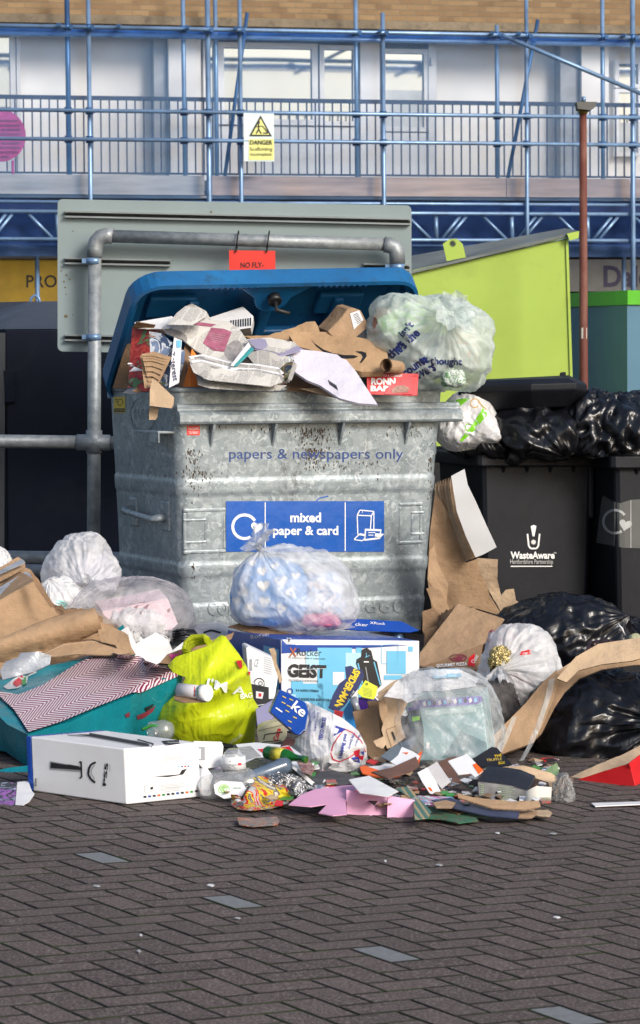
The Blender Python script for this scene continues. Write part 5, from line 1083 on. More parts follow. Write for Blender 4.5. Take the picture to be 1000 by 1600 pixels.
tri=cv.math('ABSOLUTE',cv.math('SUBTRACT',cv.math('FRACT',cv.math('MULTIPLY',sx.outputs[1],6.6)),.5)); ph=cv.math('ADD',cv.math('MULTIPLY',sx.outputs[0],62.0),cv.math('MULTIPLY',tri,9.0)); stp=cv.math('GREATER_THAN',cv.math('FRACT',ph),.5)
cv.set(Base_Color=cv.mix(stp,(.74,.68,.70),(.22,.015,.06)),Roughness=.3,Normal=cv.bump(cv.noise(14,4),.006))
d=Dec([gb],.016); 
bm=bmesh.new(); PP=[(-40,1078),(0,1091),(22,1112),(45,1147),(95,1131),(160,1104),(225,1078),(282,1053),(245,1038),(205,1024),(160,1021),(120,1040),(70,1072),(30,1088)]
bm.faces.new([bm.verts.new((x,y,0)) for x,y in PP]); grid(bm,8); bm.verts.ensure_lookup_table(); bm.verts.index_update()
o3=[d.pt(v.co.x,v.co.y) or at(v.co.x,v.co.y,10.4) for v in bm.verts]; ca,sa=math.cos(R(-24)),math.sin(R(-24))
uv=[]
for v in bm.verts:
    x,y=v.co.x*.00235,v.co.y*.00235; u_=x*ca+y*sa; w_=(-x*sa+y*ca)*1.9; uv.append((u_,w_))
d.mb.add(o3,[tuple(v.index for v in f.verts) for f in bm.faces],cv.m,uv,True); bm.free(); d.build('zigzag_panel',t)
d=Dec([gb],.004); TL=mat('pale_teal_print',(.1,.4,.42),.4)
d.poly([(5,1074),(20,1062),(40,1050),(58,1041),(64,1044),(56,1052),(44,1058),(42,1068),(28,1076),(12,1078)],mat('white_festive_print',(.6,.6,.6),.4)).poly([(18,1068),(34,1056),(40,1066),(26,1074)],REDI,.001).poly([(33,1062),(41,1058),(41,1070),(35,1072)],GREENI,.002).poly([(50,1044),(62,1040),(63,1044),(54,1048)],REDI,.001).poly([(106,1022),(114,1025),(112,1029),(106,1026)],MAROON,.001)
for i in range(12): a=math.pi*(i/11)*.8; d.poly([(247+12*math.cos(a)+q,1082+14*math.sin(a)+r) for q,r in ((0,0),(1.2,0),(1.2,1.2),(0,1.2))],TL)
d.poly([(213,1118),(228,1112),(243,1102),(238,1112),(224,1122),(214,1124)],MAROON).poly([(195,1116),(202,1112),(202,1120),(196,1121)],MAROON).poly([(225,1106),(240,1099),(238,1104),(228,1112)],BLK,.001); d.build('festive_print',t)
sheet('festive_scrap','dark festive wrapping scrap on the paving below the teal gift bag','packaging',[(-20,1208),(10,1200),(44,1196),(46,1222),(30,1212),(0,1216)],(9.75,1216,.003),TEAL,None,t=.003,cr=.02)
# game console box
t=thing('console_box','white console carton lying on the paving with blue end and open right flap','box',gnd(190,1230),None)
c0=gnd(198,1257,.003); cl=gnd(52,1236,.003); cr_=gnd(314,1245,.003); hz=at(193,1170,c0.y).z-c0.z; Hh=V((-.006,0,hz)); UL=cl-c0; UR=cr_-c0
mb=MB(); p=[c0,c0+UR,c0+UR+UL,c0+UL]; q=[a+Hh for a in p]; mb.add(p+q,[(0,1,2,3),(0,1,5,4),(1,2,6,5),(3,0,4,7),(4,5,6,7)],WBOX); mb.add(p+q,[(2,3,7,6)],BOXBLUE); pb=mb.build('carton',t,.004)
mb=MB(); e=[cl-UR*.0+UL*.0,]; a0=c0+UL*1.004; mb.add([a0,a0+UR,a0+UR+Hh,a0+Hh,a0+UL.normalized()*.02,a0+UL.normalized()*.02+UR,a0+UL.normalized()*.02+UR+Hh,a0+UL.normalized()*.02+Hh],[(0,1,2,3),(4,5,6,7),(0,1,5,4),(1,2,6,5),(2,3,7,6),(3,0,4,7)],BOXBLUE); mb.build('blue_end_flap',t,.003)
a1=c0+UR+Hh; mb=MB(); plate(mb,[(303,1158),(346,1159),(349,1166),(346,1198),(318,1201),(308,1190)],(gY(315,1245)+.05,1198,.0005,.002),WBOX,t=.003,cr=.004); f_=mb.build('open_flap',t); Dec([f_],.002).rect(306,1167,320,1188,GREYP).rect(308,1170,313,1186,WBOX,.002).build('flap_print',t)
mb=MB(); plate(mb,[(305,1205),(325,1200),(330,1250),(318,1248),(306,1240)],(gY(315,1245)+.0,1248,.0005,.002),WBOX,t=.003,cr=.006); mb.build('torn_side_flap',t)
d=Dec([pb],.002)
d.poly([(78,1189),(128,1198),(128,1206),(78,1202)],GREYP).poly([(80,1191),(128,1199),(128,1203),(79,1200)],BLACKINK,.001).line([(124,1191),(127,1190),(128,1214),(125,1216)],2.5,BLACKINK,.001).poly([(106,1194),(124,1197),(124,1198),(106,1195.5)],BLACKINK,.001)
d.line([(150,1191),(143,1194),(139,1201),(138,1210),(142,1217),(149,1223)],3.2,BLACKINK).line([(148,1195),(143,1203),(143,1209),(148,1217)],1.2,GREYP,.001)
d.text('PS5',165,1210,36,5.5,BLACKINK,84,.03).text('SONY',56,1222,13,3.5,BLACKINK,84,.02).line([(172,1194),(172,1205)],.7,GREYP)
d.poly([(98,1145),(117,1142),(140,1145),(232,1161),(236,1167),(222,1167),(140,1152),(108,1150)],GREYP).poly([(118,1143),(140,1146),(230,1162),(234,1166),(224,1166),(140,1151),(120,1148)],BLACKINK,.001).poly([(252,1158),(284,1156),(291,1161),(258,1165)],BLACKINK).text('PlayStation',272,1161,20,2.4,WHITEINK,2,0,.002).line([(215,1156),(240,1163),(236,1167)],1.5,BLACKINK,.002)
d.poly([(240,1213),(280,1210),(284,1203),(292,1201),(286,1210),(262,1214)],BLACKINK)
for i in range(12): d.rect(224+i*7.3,1243.5-i*.8,228.5+i*7.3,1246.5-i*.8,[BLACKINK,BLUEINK,BLACKINK,ORV,GREENI,BLACKINK][i%6])
for i in range(4): d.rect(278+i*5,1197-i*.3,280.5+i*5,1199-i*.3,[LBLUE,PURP,REDI,BLUEINK][i])
for i in range(6): d.line([(250,1227+i*2.2),(250+rn.uniform(30,44),1224+i*2.1)],.5,GREYP)
for i in range(5): d.line([(257,1182+i*2),(257+rn.uniform(22,34),1179+i*2)],.4,GREYP)
d.line([(226,1227),(240,1226)],.6,GREYP).line([(226,1238),(240,1236)],.6,GREYP).line([(226,1227),(226,1238)],.6,GREYP).poly([(235,1230),(239,1229),(239,1233),(235,1234)],BLACKINK)
for i in range(4): d.line([(158+i*2,1140),(210,1139)],.5,GREYP) if False else None
d.build('carton_print',t)
# things beside the console box
sheet('picture_leaflet','dark glossy leaflet with purple print on the paving at the left edge','leaflet',[(-20,1226),(10,1222),(27,1223),(24,1238),(26,1250),(24,1258),(-20,1258)],(gY(10,1258),1258,.008),multi('purple_picture',[(.03,.03,.06),(.3,.1,.4),(.02,.02,.03),(.3,.35,.45)],14,.3),None,t=.002,cr=.006)
sheet('white_paper','white paper with scalloped edge beside the console box left end','paper',[(27,1222),(44,1220),(50,1236),(54,1240),(46,1252),(36,1258),(24,1257)],(gY(40,1258,.005),1258,.009),PAPER,'white paper scraps',t=.002,cr=.008)
# ================================================================== centre of the heap
G6='empty packaging in the centre of the heap'
t=thing('figure_box','small white box with cartoon outline print between lime bag and blue carton','box',at(410,1100,10.9),G6)
mb=MB(); prism(mb,[(384,1012),(388,1010),(430,1030),(434,1060),(428,1100),(396,1104),(390,1085)],(10.85,1100,.001),(-.02,.16,.0),WBOX); o=mb.build('carton',t,.004)
d=Dec([o],.002); d.poly([(389,1068),(420,1074),(434,1062),(428,1098),(397,1102)],BLACKINK).arc(405,1068,8,1.4,10,170,BLACKINK,n=10).line([(398,1068),(400,1075),(412,1075),(413,1068)],1.2,BLACKINK).arc(407,1068,3,1,0,360,BLACKINK,n=8).poly([(400,1080),(412,1082),(410,1092),(400,1091)],WBOX,.001).poly([(404,1083),(409,1084),(408,1089),(404,1089)],REDI,.002).text('CE',401,1036,6,12,GREYP,-10).rect(390,1030,394,1048,GREYP)
for i in range(8): d.line([(412,1026+i*3.5),(425,1030+i*3.4)],.6,GREYP)
d.build('box_print',t); mb=MB(); plate(mb,[(420,1014),(428,1012),(432,1020),(432,1034),(441,1062),(437,1068),(428,1040),(424,1024)],(10.7,1060,.001),KL,t=.003,cr=.03,ragged=.4,seed=2); mb.build('torn_flap',t)
def pbox(name,label,pts,Y,Wv,m,grp=G6,bev=.003,m2=None,cat='box'):
    mb=MB(); prism(mb,pts,Y,Wv,m,m2); return single(mb,name,label,cat,grp,None,bev)
pbox('card_box','lavender grey open carton side left of the dark blue sweet box',[(399,1108),(432,1090),(440,1096),(424,1124),(402,1142)],(10.5,1142,.001),(.05,.12,0),mat('lavender_card',(.25,.24,.42),.5))
t=thing('cola_box','cream cardboard drinks carton with red script lettering beside the lime bag','box',at(424,1164,10.3),G6)
mb=MB(); prism(mb,[(401,1140),(410,1133),(438,1126),(446,1132),(448,1150),(444,1158),(408,1164),(404,1162)],(10.35,1164,.002),(.0,.2,.0),CREAM); o=mb.build('carton',t,.004)
d=Dec([o]); d.text('Coke',433,1148,20,8,REDI,75,.03).line([(412,1156),(414,1148),(442,1144)],1.5,BLACKINK).line([(410,1160),(440,1157)],1.2,BLACKINK).line([(404,1142),(442,1133)],1,mat('dark_cream_crease',(.25,.22,.12),.8)); d.build('printed_lettering',t)
pbox('juice_carton','small red and white printed carton wedged above the cream drinks box',[(402,1106),(420,1098),(430,1100),(420,1112),(404,1118)],(10.6,1112,.001),(.03,.08,0),multi('red_white_packet',[(.65,.65,.63),(.5,.03,.03),(.6,.6,.6),(.5,.4,.3)],30))
t=thing('sweet_box','dark blue carton with white script letters tipped over the white carrier bag','box',at(450,1148,10.1),G6)
mb=MB(); prism(mb,[(422,1112),(437,1077),(444,1080),(478,1098),(482,1112),(477,1140),(468,1149),(460,1146)],(10.1,1148,.002),(-.01,.08,-.01),BOXBLUE); o=mb.build('carton',t,.004)
d=Dec([o]); d.text('ke',468,1108,24,16,WHITEINK,-38,.02).line([(431,1106),(441,1113)],2,WHITEINK)
for x,y in ((441,1088),(452,1092),(440,1097),(448,1102),(446,1110),(450,1126),(449,1136),(458,1120)): d.line([(x,y),(x+6,y+3)],1.6,mat('gold_print',(.6,.45,.1),.4))
d.build('box_print',t)
sheet('chocolate_wrapper','dark brown crumpled wrapper at the foot of the white carrier bag','wrapper',[(438,1166),(444,1156),(452,1152),(462,1157),(459,1164),(448,1164)],(9.95,1164,.004),mat('dark_brown_foil',(.06,.025,.018),.4,.0,var=.4),G6,t=.003,cr=.03)
# white carrier bag with red and blue print
t=thing('carrier_bag','white carrier bag printed with a red outlined speech shape and blue words','bag',at(520,1205,10.2),'knotted carrier bags')
TO=[(462,1098),(480,1096),(505,1107),(535,1122),(560,1142),(572,1165),(574,1185),(568,1204),(545,1208),(520,1206),(490,1208),(470,1195),(452,1180),(446,1168),(455,1160),(468,1150),(478,1142),(483,1125),(480,1110)]
def tcurve(x,y):
    u=(x-520)/62; v=(y-1158)/55; q=max(0,1-u*u*.85-v*v*.7); f=0
    for ax,ay,dx,dy,sp,am in ((480,1105,.8,.6,14,.018),(500,1112,.55,.83,12,.015),(475,1190,.95,-.3,12,.016),(560,1205,-.6,-.8,14,.014)):
        t_=(x-ax)*dx+(y-ay)*dy; n_=(x-ax)*dy-(y-ay)*dx; f+=am*math.exp(-(n_/(sp*.4+abs(t_)*.06))**2)
    return -.17*math.sqrt(q)-f
mb=MB(); plate(mb,TO,(10.2,1205,.0015),WB2,t=.002,cr=.010,cell=5,seed=4,curve=tcurve); tbg=mb.build('bag_body',t)
d=Dec([tbg],.003); BI=mat('blue_bag_print',(.03,.05,.35),.4); RI=mat('red_bag_print',(.55,.02,.04),.4)
d.text('TESCO PRICES',504,1139,36,6,BI,80,.03).text('Supermarket',495,1128,30,4,BI,78,0)
for i in range(3): d.text('at our low prices',511+i*5,1144,22,2,BI,80,0)
d.line([(538,1139),(528,1152),(521,1164),(517,1178),(520,1186),(530,1190),(545,1184),(556,1176),(566,1186)],1.8,RI).line([(538,1139),(552,1146),(564,1158),(571,1175)],1.3,RI).poly([(524,1134),(541,1140),(522,1150)],BI).text('Helping you',536,1166,38,7,BI,78,.03).text('Spend less',549,1158,26,5,BI,70,.01).text('every day',559,1156,20,4,BI,66,.01)
d.poly([(552,1174),(562,1170),(561,1182),(569,1180),(566,1188),(556,1184)],RI).poly([(548,1184),(560,1182),(562,1192),(554,1190)],BI).poly([(563,1175),(569,1173),(568,1180)],BI); d.build('bag_print',t)
# toy card, tag
t=thing('toy_card','purple toy backing card with yellow hero lettering standing before the blue carton','card',at(540,1112,10.9),G6)
mb=MB(); plate(mb,[(513,1106),(520,1086),(530,1068),(541,1060),(539,1042),(548,1040),(558,1046),(566,1046),(569,1056),(560,1075),(540,1100),(528,1112)],(10.85,1110,.001),NAVY,t=.006,cr=.004); o=mb.build('card',t); mb=MB(); plate(mb,[(522,1109),(537,1112),(534,1123),(522,1116)],(10.84,1110,.001),REDI,t=.004,cr=.003); mb.build('red_base',t)
d=Dec([o],.002); d.text('SPIDER-MAN',543,1076,66,12,YELI,-118,.04).text('MARVEL',549,1088,19,4.5,WHITEINK,-120,.02); d.build('lettering',t)
t=thing('hang_tag','bright yellow printed tag beside the purple toy card','tag',at(572,1095,10.8),G6)
mb=MB(); plate(mb,[(558,1082),(571,1063),(590,1073),(588,1085),(584,1093),(566,1089)],(10.78,1093,.001),mat('fluorescent_yellow_card',(.75,.82,.04),.5),t=.003,cr=.005); o=mb.build('tag_card',t); d=Dec([o],.001); d.arc(573,1069,1.5,1.2,0,360,BLACKINK,n=8)
for i in range(7): d.line([(566+i*.3,1074+i*2.1),(582-i*.1,1077+i*2)],.6,mat('olive_ink',(.3,.32,.05),.5))
d.build('tag_print',t)
t=thing('purple_packet','dark purple packet with silver tube between toy card and cardboard insert','packet',at(560,1112,10.8),G6)
mb=MB(); prism(mb,[(560,1090),(572,1092),(580,1100),(568,1112),(560,1110)],10.8,(.03,.08,0),PURP); mb.build('packet',t); mb=MB(); mb.tube([at(552,1090,10.76),at(558,1111,10.74)],.014,SILV,12); mb.build('silver_tube',t)
sheet('blue_card','bright blue card sliver behind the toy card base','card',[(536,1112),(548,1092),(556,1112),(560,1130),(556,1142),(540,1128)],(10.85,1142,.001),mat('bright_blue_card',(.02,.25,.6),.35),G6,t=.004)
# cardboard inserts
sheet('cardboard_insert','curved brown cardboard panel right of the white carrier bag','cardboard',[(551,1112),(575,1107),(588,1104),(592,1130),(596,1158),(606,1180),(603,1190),(590,1194),(575,1180),(560,1150)],(10.35,1194,.0008),KR,G6,t=.006,cr=.012,seed=3,curve=lambda x,y:.04*math.sin((x-551)/20))
sheet('cardboard_insert','narrow folded brown cardboard strip behind the slotted insert','cardboard',[(574,1096),(592,1094),(600,1100),(600,1140),(596,1170),(588,1160),(582,1125)],(10.5,1170,.0008),KD,G6,t=.02,cr=.012,seed=4)
t=thing('cardboard_insert','die-cut brown cardboard insert with a slot, left of the clear bag','cardboard',at(610,1180,10.2),G6)
mb=MB(); plate(mb,[(588,1088),(604,1080),(640,1094),(634,1104),(626,1122),(628,1138),(634,1152),(612,1168),(605,1170),(596,1140),(602,1118),(597,1098)],(10.1,1170,.001),KL,t=.008,cr=.010,seed=6); o=mb.build('board',t); d=Dec([o],.002); d.poly([(611,1144),(614,1143),(619,1156),(616,1157)],BLACKINK).line([(603,1141),(612,1168)],.8,KD).line([(604,1140),(620,1134)],.8,KD); d.build('slot',t)
mb=MB()
for i in range(5): plate(mb,[(590+i*2,1082+i*5),(612+i*2,1066+i*5),(632,1058+i*4),(634,1064+i*4),(612+i*2,1076+i*5),(594+i*2,1092+i*5)],(10.35+i*.02,1090,.002),[KL,KD,KR][i%3],t=.006,cr=.02,seed=i,ragged=.5)
plate(mb,[(600,1090),(606,1108),(598,1130),(594,1118),(592,1098)],(10.1,1130,.001),KR,t=.006,cr=.03,seed=3,ragged=.5)
plate(mb,[(583,1158),(600,1150),(604,1162),(598,1170),(588,1166)],(10.0,1170,.002),KL,t=.004,cr=.02,ragged=.5)
single(mb,'cardboard_scraps','torn ribbed cardboard shreds at the mouth of the clear bag','cardboard',G6)
sheet('grey_card','smooth slate grey card sheet under the cardboard insert','card',[(594,1182),(612,1168),(648,1150),(650,1160),(640,1172),(612,1190)],(10.0,1190,.004),mat('slate_card',(.12,.16,.2),.35),G6,t=.003,cr=.006)
# clear bag with toy box
t=thing('toy_box','teal and purple printed carton with clear window inside the clear bag','box',at(695,1185,10.4),G2)
mb=MB(); prism(mb,[(630,1098),(648,1094),(752,1086),(764,1180),(735,1186),(655,1190),(648,1150)],(10.25,1190,.0005),(.04,.26,0),mat('teal_grey_carton',(.24,.40,.42),.3,var=.2,vs=6)); o=mb.build('carton',t,.004)
d=Dec([o],.002); VP=mat('violet_print',(.16,.12,.42),.35,var=.4,vs=30); d.poly([(630,1099),(648,1095),(752,1087),(754,1100),(660,1106),(640,1112)],VP).poly([(636,1112),(656,1107),(662,1140),(662,1178),(656,1186),(650,1150)],mat('dark_window_print',(.04,.06,.06),.2,var=.6,vs=12),.001).poly([(638,1121),(655,1119),(656,1125),(640,1128)],mat('lime_print',(.25,.6,.05),.4),.002)
d.poly([(664,1110),(754,1104),(756,1112),(664,1118)],mat('pale_teal_band',(.4,.55,.56),.3)).poly([(690,1186),(720,1142),(760,1160),(763,1180),(735,1186)],mat('dark_teal_print',(.1,.2,.23),.4)).rect(666,1160,671,1170,WHITEINK,.001)
for i in range(12): d.poly([(660+i*8,1098-i*.6),(664+i*8,1095-i*.6),(666+i*8,1101-i*.6),(662+i*8,1104-i*.6)],[WHITEINK,LBLUE,BLACKINK][i%3],.001)
d.build('carton_print',t)
t,bo=bag('carrier_bag','clear bag stretched over a teal toy carton, right of the cardboard insert','bag',697,1120,10.3,172,152,.50,(-.55,-.35,.55),CB,71,'knotted carrier bags',neck=False,fold=.08,crump=.05,lump=.05,p=3.4,th1=.5)
mb=MB(); plate(mb,[(600,1088),(618,1066),(642,1050),(672,1046),(718,1046),(748,1060),(742,1072),(700,1078),(660,1080),(646,1094),(636,1098),(628,1092)],(10.05,1098,.003),WB,t=.0015,cr=.035,seed=5,curve=lambda x,y:.05*math.sin(x/14)*.5); mb.build('bag_mouth',t)
Dec([bo],.002).poly([(672,1046),(716,1045),(722,1058),(678,1060)],SKY2).build('bag_label',t)
# white knotted sack right
t,bo=bag('carrier_bag','round white translucent sack with gathered knot and gold foil inside','bag',814,1043,11.25,130,136,.36,(-.42,-.82,.05),bagmat('thin_sack_film',(.92,.92,.93),.74,.32,.35),81,'knotted carrier bags',pet=(5,.10,.025,.9),bias=(.1,0,-.9),fold=.10,crump=.05,lump=.06,p=2.5,th1=.9)
GF=mat('gold_foil',(.45,.36,.16),.22,.8,var=.5,vs=40,bump=.02,bs=40)
mb=MB(); bagmesh(mb,at(782,1030,11.1),(.05,.02,.055),(0,0,1),GF,3,crump=.3,fold=.02,nu=30,nv=20,pull=0); single(mb,'gold_foil','crumpled gold foil tray pressed against the round white sack','foil',G2)
Dec([bo],.002).poly([(815,1018),(828,1015),(830,1022),(812,1024)],REDI).build('seen_print',t)
inner('food_packet','red and pale packets at the bottom of the round white sack',795,1075,11.22,80,44,.2,multi('red_pale_packets',[(.6,.55,.5),(.35,.04,.05),(.65,.6,.55),(.4,.3,.25)],14),11)
inner('food_packet','pale red printed packet inside the top left of the round white sack',785,1005,11.3,50,40,.14,multi('pale_red_packet',[(.7,.68,.68),(.6,.3,.28),(.72,.7,.7),(.7,.5,.45)],14),15)
inner('paper_bundle','white paper bundle filling the right of the round white sack',835,1035,11.3,70,80,.2,mat('soft_white_paper',(.62,.63,.64),.7,var=.15),13)
# black sacks on the ground
sack('upper black sack leaning on the wheelie bins behind the round white sack',880,990,12.0,215,122,.6,(.75,-.45,.25),BB_,91,fold=.09,crump=.08,lump=.12,th1=.6)
sack('huge glossy black sack on the paving under the bent cardboard at the right',945,1122,11.0,250,150,.62,(.55,-.82,.05),BB_,92,fold=.17,crump=.06,lump=.08,th1=.5,ffall=.9,neck=True,pet=(4,.05,.05,.6),p=2.6)
sack('small black sack in the gap below the second wheelie bin',988,1000,12.3,70,70,.4,(-.3,-.6,.5),BB_,93,fold=.12,crump=.12,lump=.12)
t=thing('plastic_tray','dark brown moulded plastic tray on the upper black sack','tray',at(945,1030,11.5))
mb=MB(); plate(mb,[(912,1030),(920,1002),(945,998),(984,1003),(986,1014),(960,1020),(930,1026)],(11.5,1030,.006),mat('dark_brown_plastic',(.03,.012,.01),.12,var=.3),t=.003,cr=.01); 
for i in range(5):
    for j in range(2): bagmesh(mb,at(928+i*12,1006+j*9-i*.5,11.44),(.013,.02,.012),(0,0,1),mat('dark_brown_plastic',(.03,.012,.01),.12),i,nu=14,nv=8,pull=0,crump=0,fold=0,lump=0)
mb.build('tray_shell',t)
mb=MB(); bagmesh(mb,at(992,1001,11.5),(.03,.03,.03),(0,0,1),mat('pale_green_tub',(.4,.42,.25),.4,var=.3,vs=20),3,crump=.1,nu=24,nv=16,pull=0); single(mb,'food_tub','small pale green tub at the right edge above the cardboard fold','tub')
mb=MB(); mb.tube([at(965,975,11.6),at(972,982,11.55),at(976,992,11.58)],.004,WHITEINK,6); single(mb,'white_string','short white cord tied on the upper black sack','cord')
# long bent cardboard
t=thing('cardboard_sheets','long stack of brown cardboard sheets bent over the huge black sack with clear tape','cardboard',at(850,1180,10.6),G4)
mb=MB()
for i in range(5):
    o_=i*5.0
    P=[(745,1190-i*1.5),(790,1170),(835,1132-i*1),(866,1092+i*2),(880,1066+o_*.7),(905,1047+o_*.6),(935,1038+o_*.5),(1060,1030+o_*.3),(1060,1022+o_*.3),(935,1028+o_*.5),(900,1036+o_*.6),(872,1054+o_*.7),(855,1085+i*2)]
    plate(mb,[(770,1186-i*2),(800,1150),(830,1112),(850,1078),(868,1050+o_*.5),(900,1030+o_*.7),(935,1018+o_*.8),(1060,1000+o_*.6),(1060,1030+o_*.3),(990,1031+o_*.4),(940,1038+o_*.4),(905,1046+o_*.7),(882,1066+o_*.8),(866,1096+i*2.5),(846,1140+i*1.5),(830,1162),(800,1174),(770,1186)][:-1],(10.72-i*.035,1186,.0018),[KL,KR,KR,KD,KR][i],t=.006,cr=.006,seed=1,curve=lambda x,y:-.05*math.exp(-((x-880)/40)**2))
plate(mb,[(935,1006),(1000,996),(1060,985),(1060,1010),(990,1032),(940,1038),(905,1047),(885,1066),(870,1060),(900,1026)],(10.5,1060,.002),KL,t=.006,cr=.012,seed=5)
o=mb.build('sheets',t)
mb=MB(); plate(mb,[(738,1186),(752,1170),(790,1130),(820,1100),(848,1066),(870,1046),(872,1064),(866,1090),(848,1134),(834,1160),(800,1172),(760,1188)],(10.5,1186,.0018),KR,t=.006,cr=.006,seed=2); o=mb.build('front_sheet',t)
d=Dec([o],.003); TP=bagmat('clear_tape',(.75,.72,.66),.5,.15,.1,.5); d.poly([(806,1106),(814,1104),(796,1150),(784,1176),(776,1178),(790,1144)],TP).poly([(858,1062),(867,1060),(862,1086),(844,1138),(836,1152),(834,1144),(850,1096)],TP); 
d.build('clear_tape',t); mb=MB(); plate(mb,[(834,1140),(842,1142),(832,1165),(818,1188),(811,1189),(824,1166)],(10.4,1189,.001),WRAP,t=.001,cr=.03); mb.build('loose_tape',t)
# ================================================================== litter along the front
G7='litter along the front edge of the heap'
def lit(name,label,cat,pts,m,lift=.01,slope=.3,t=.003,cr=.01,seed=0,grp=G7,**k):
    mb=MB(); flat(mb,pts,m,lift,t,9,cr,seed,slope,**k); return single(mb,name,label,cat,grp)
# red and white magazine
t=thing('magazine','white and red leaflet spread open behind the green bottle','magazine',at(410,1190,9.9),G7)
mb=MB(); flat(mb,[(362,1174),(368,1163),(400,1160),(452,1165),(470,1178),(478,1200),(430,1204),(390,1196),(372,1190)],WBOX,.05,.004,9,.012,3,.45); o=mb.build('pages',t)
d=Dec([o],.002); d.poly([(402,1171),(440,1168),(452,1166),(462,1180),(440,1186),(412,1178)],REDI).poly([(372,1168),(392,1166),(408,1182),(384,1188)],mat('grey_picture',(.35,.35,.36),.5,var=.3,vs=50)).poly([(362,1177),(366,1166),(372,1170),(378,1196),(370,1190)],REDI,.001); d.build('print',t)
sheet('card_edge','curled black edged white card at the right end of the console box','card',[(361,1186),(364,1165),(368,1163),(372,1168),(370,1190)],(9.75,1190,.001),BLK,G7,t=.01)
# bottle
GLS=NB('green_glass'); GLS.set(Base_Color=(.01,.16,.02),Roughness=.06,Specular_IOR_Level=.8,Transmission_Weight=.35); GLS=GLS.m
def lathe(mb,p0,p1,prof,m,n=20):
    p0,p1=V(p0),V(p1); d=p1-p0; L=d.length; d.normalize(); u,w_=frame_of(d)
    rg=[[p0+d*L*q+(u*math.cos(2*math.pi*i/n)+w_*math.sin(2*math.pi*i/n))*r for i in range(n)] for q,r in prof]; mb.rings(rg,m)
t=thing('glass_bottle','small green glass beer bottle lying on the litter','bottle',at(446,1192,9.65),None)
b0,b1=at(414,1175,9.7),at(479,1187,9.6)
mb=MB(); lathe(mb,b0,b1,[(0,.008),(.02,.02),(.06,.0235),(.5,.0235),(.6,.021),(.7,.013),(.9,.0105),(.905,.0125),(1,.012)],GLS); mb.build('glass',t)
mb=MB(); lathe(mb,b0,b1,[(.2,.0237),(.2,.0245),(.46,.0245),(.46,.0237)],mat('yellow_bottle_label',(.45,.4,.04),.4,var=.5,vs=60)); mb.build('label',t)
# tray, tube
sheet('plastic_tray','black ribbed plastic tray lying under the green bottle','tray',[(383,1192),(400,1184),(440,1182),(447,1190),(440,1204),(400,1212),(384,1210)],(9.62,1212,.006),mat('black_clear_plastic',(.03,.03,.035),.12,var=.6,vs=40,bump=.02,bs=60),G7,t=.003,cr=.012)
mb=MB(); a,b=at(386,1216,9.42),at(446,1196,9.6); lathe(mb,a,b,[(0,.012),(.04,.02),(.85,.026),(.86,.03),(1,.03)],mat('smoky_blue_plastic',(.10,.14,.2),.15,var=.3)); single(mb,'plastic_tube','smoky blue plastic tumbler lying diagonally between cup and green bottle','tube',G7)
sheet('picture_card','white edged card with dark green picture pointing down to the pink card','card',[(442,1186),(450,1190),(498,1230),(497,1236),(478,1234),(452,1212),(440,1198)],(9.55,1236,.003),PICD,G7,t=.004,cr=.004)
sheet('white_card_edge','white card strip along the dark green picture card','card',[(444,1185),(449,1187),(499,1229),(500,1235),(494,1233),(450,1194)],(9.52,1236,.003),PAPER,G7,t=.002,cr=.004)
lit('black_card','black glossy card with faint red print below the white carrier bag','card',[(486,1216),(500,1206),(520,1203),(552,1212),(560,1222),(540,1226),(505,1230),(492,1228)],BLK,.03)
lit('red_packet','flat red and brown packet behind the green bottle neck','packet',[(462,1186),(480,1184),(492,1200),(486,1212),(472,1206)],multi('red_brown_packet',[(.35,.04,.03),(.15,.05,.03),(.5,.3,.25),(.2,.1,.08)],30),.07)
# cups
CL=NB('clear_plastic'); g_=CL.n('ShaderNodeBsdfGlossy'); g_.inputs['Roughness'].default_value=.08; tr=CL.n('ShaderNodeBsdfTransparent'); m1=CL.n('ShaderNodeMixShader'); m1.inputs[0].default_value=.22; CL.l(tr.outputs[0],m1.inputs[1]); CL.l(g_.outputs[0],m1.inputs[2]); m2=CL.n('ShaderNodeMixShader'); m2.inputs[0].default_value=.22; CL.set(Base_Color=(.6,.62,.62),Roughness=.3); CL.l(m1.outputs[0],m2.inputs[1]); CL.l(CL.p.outputs[0],m2.inputs[2]); CL.l(m2.outputs[0],CL.out.inputs[0]); CL=CL.m
t=thing('plastic_pot','clear ribbed plastic pot with white and red label standing in the litter','pot',gnd(364,1225),G7)
a=at(365,1216,9.45); mb=MB(); lathe(mb,a,a+V((.0,.0,.10)),[(0,.03),(.04,.036),(.5,.042),(.78,.038),(.92,.026),(1,.02)],CL,24); o=mb.build('pot',t); mb=MB(); lathe(mb,a,a+V((0,0,.10)),[(.34,.0405),(.34,.0425),(.76,.0405),(.76,.038)],WBOX,24); lb_=mb.build('label',t); d=Dec([lb_],.001); d.text('SS',362,1199,14,7,GREYP,0,.0).rect(372,1192,377,1196,REDI).line([(350,1190),(378,1189)],1.2,GREENI); d.build('label_print',t)
t=thing('plastic_tub','clear oval plastic tub with white and green label tipped on the paving','tub',gnd(350,1250),G7)
a,b=at(322,1232,9.3),at(385,1226,9.45); mb=MB(); lathe(mb,a,b,[(0,.03),(.03,.045),(.5,.05),(.93,.053),(.94,.058),(1,.058)],CL,28); lid_=mb.build('tub',t); mb=MB(); plate(mb,[(334,1226),(345,1220),(378,1222),(385,1232),(378,1244),(350,1248),(336,1240)],(9.235,1240,.001),WBOX,t=.001,cr=.004); l2=mb.build('label',t)
d=Dec([l2],.001)
for i in range(5): d.arc(346+i*2,1234-(i%2)*3,5,1,0,300,mat('lime_line_print',(.25,.55,.05),.4),n=9)
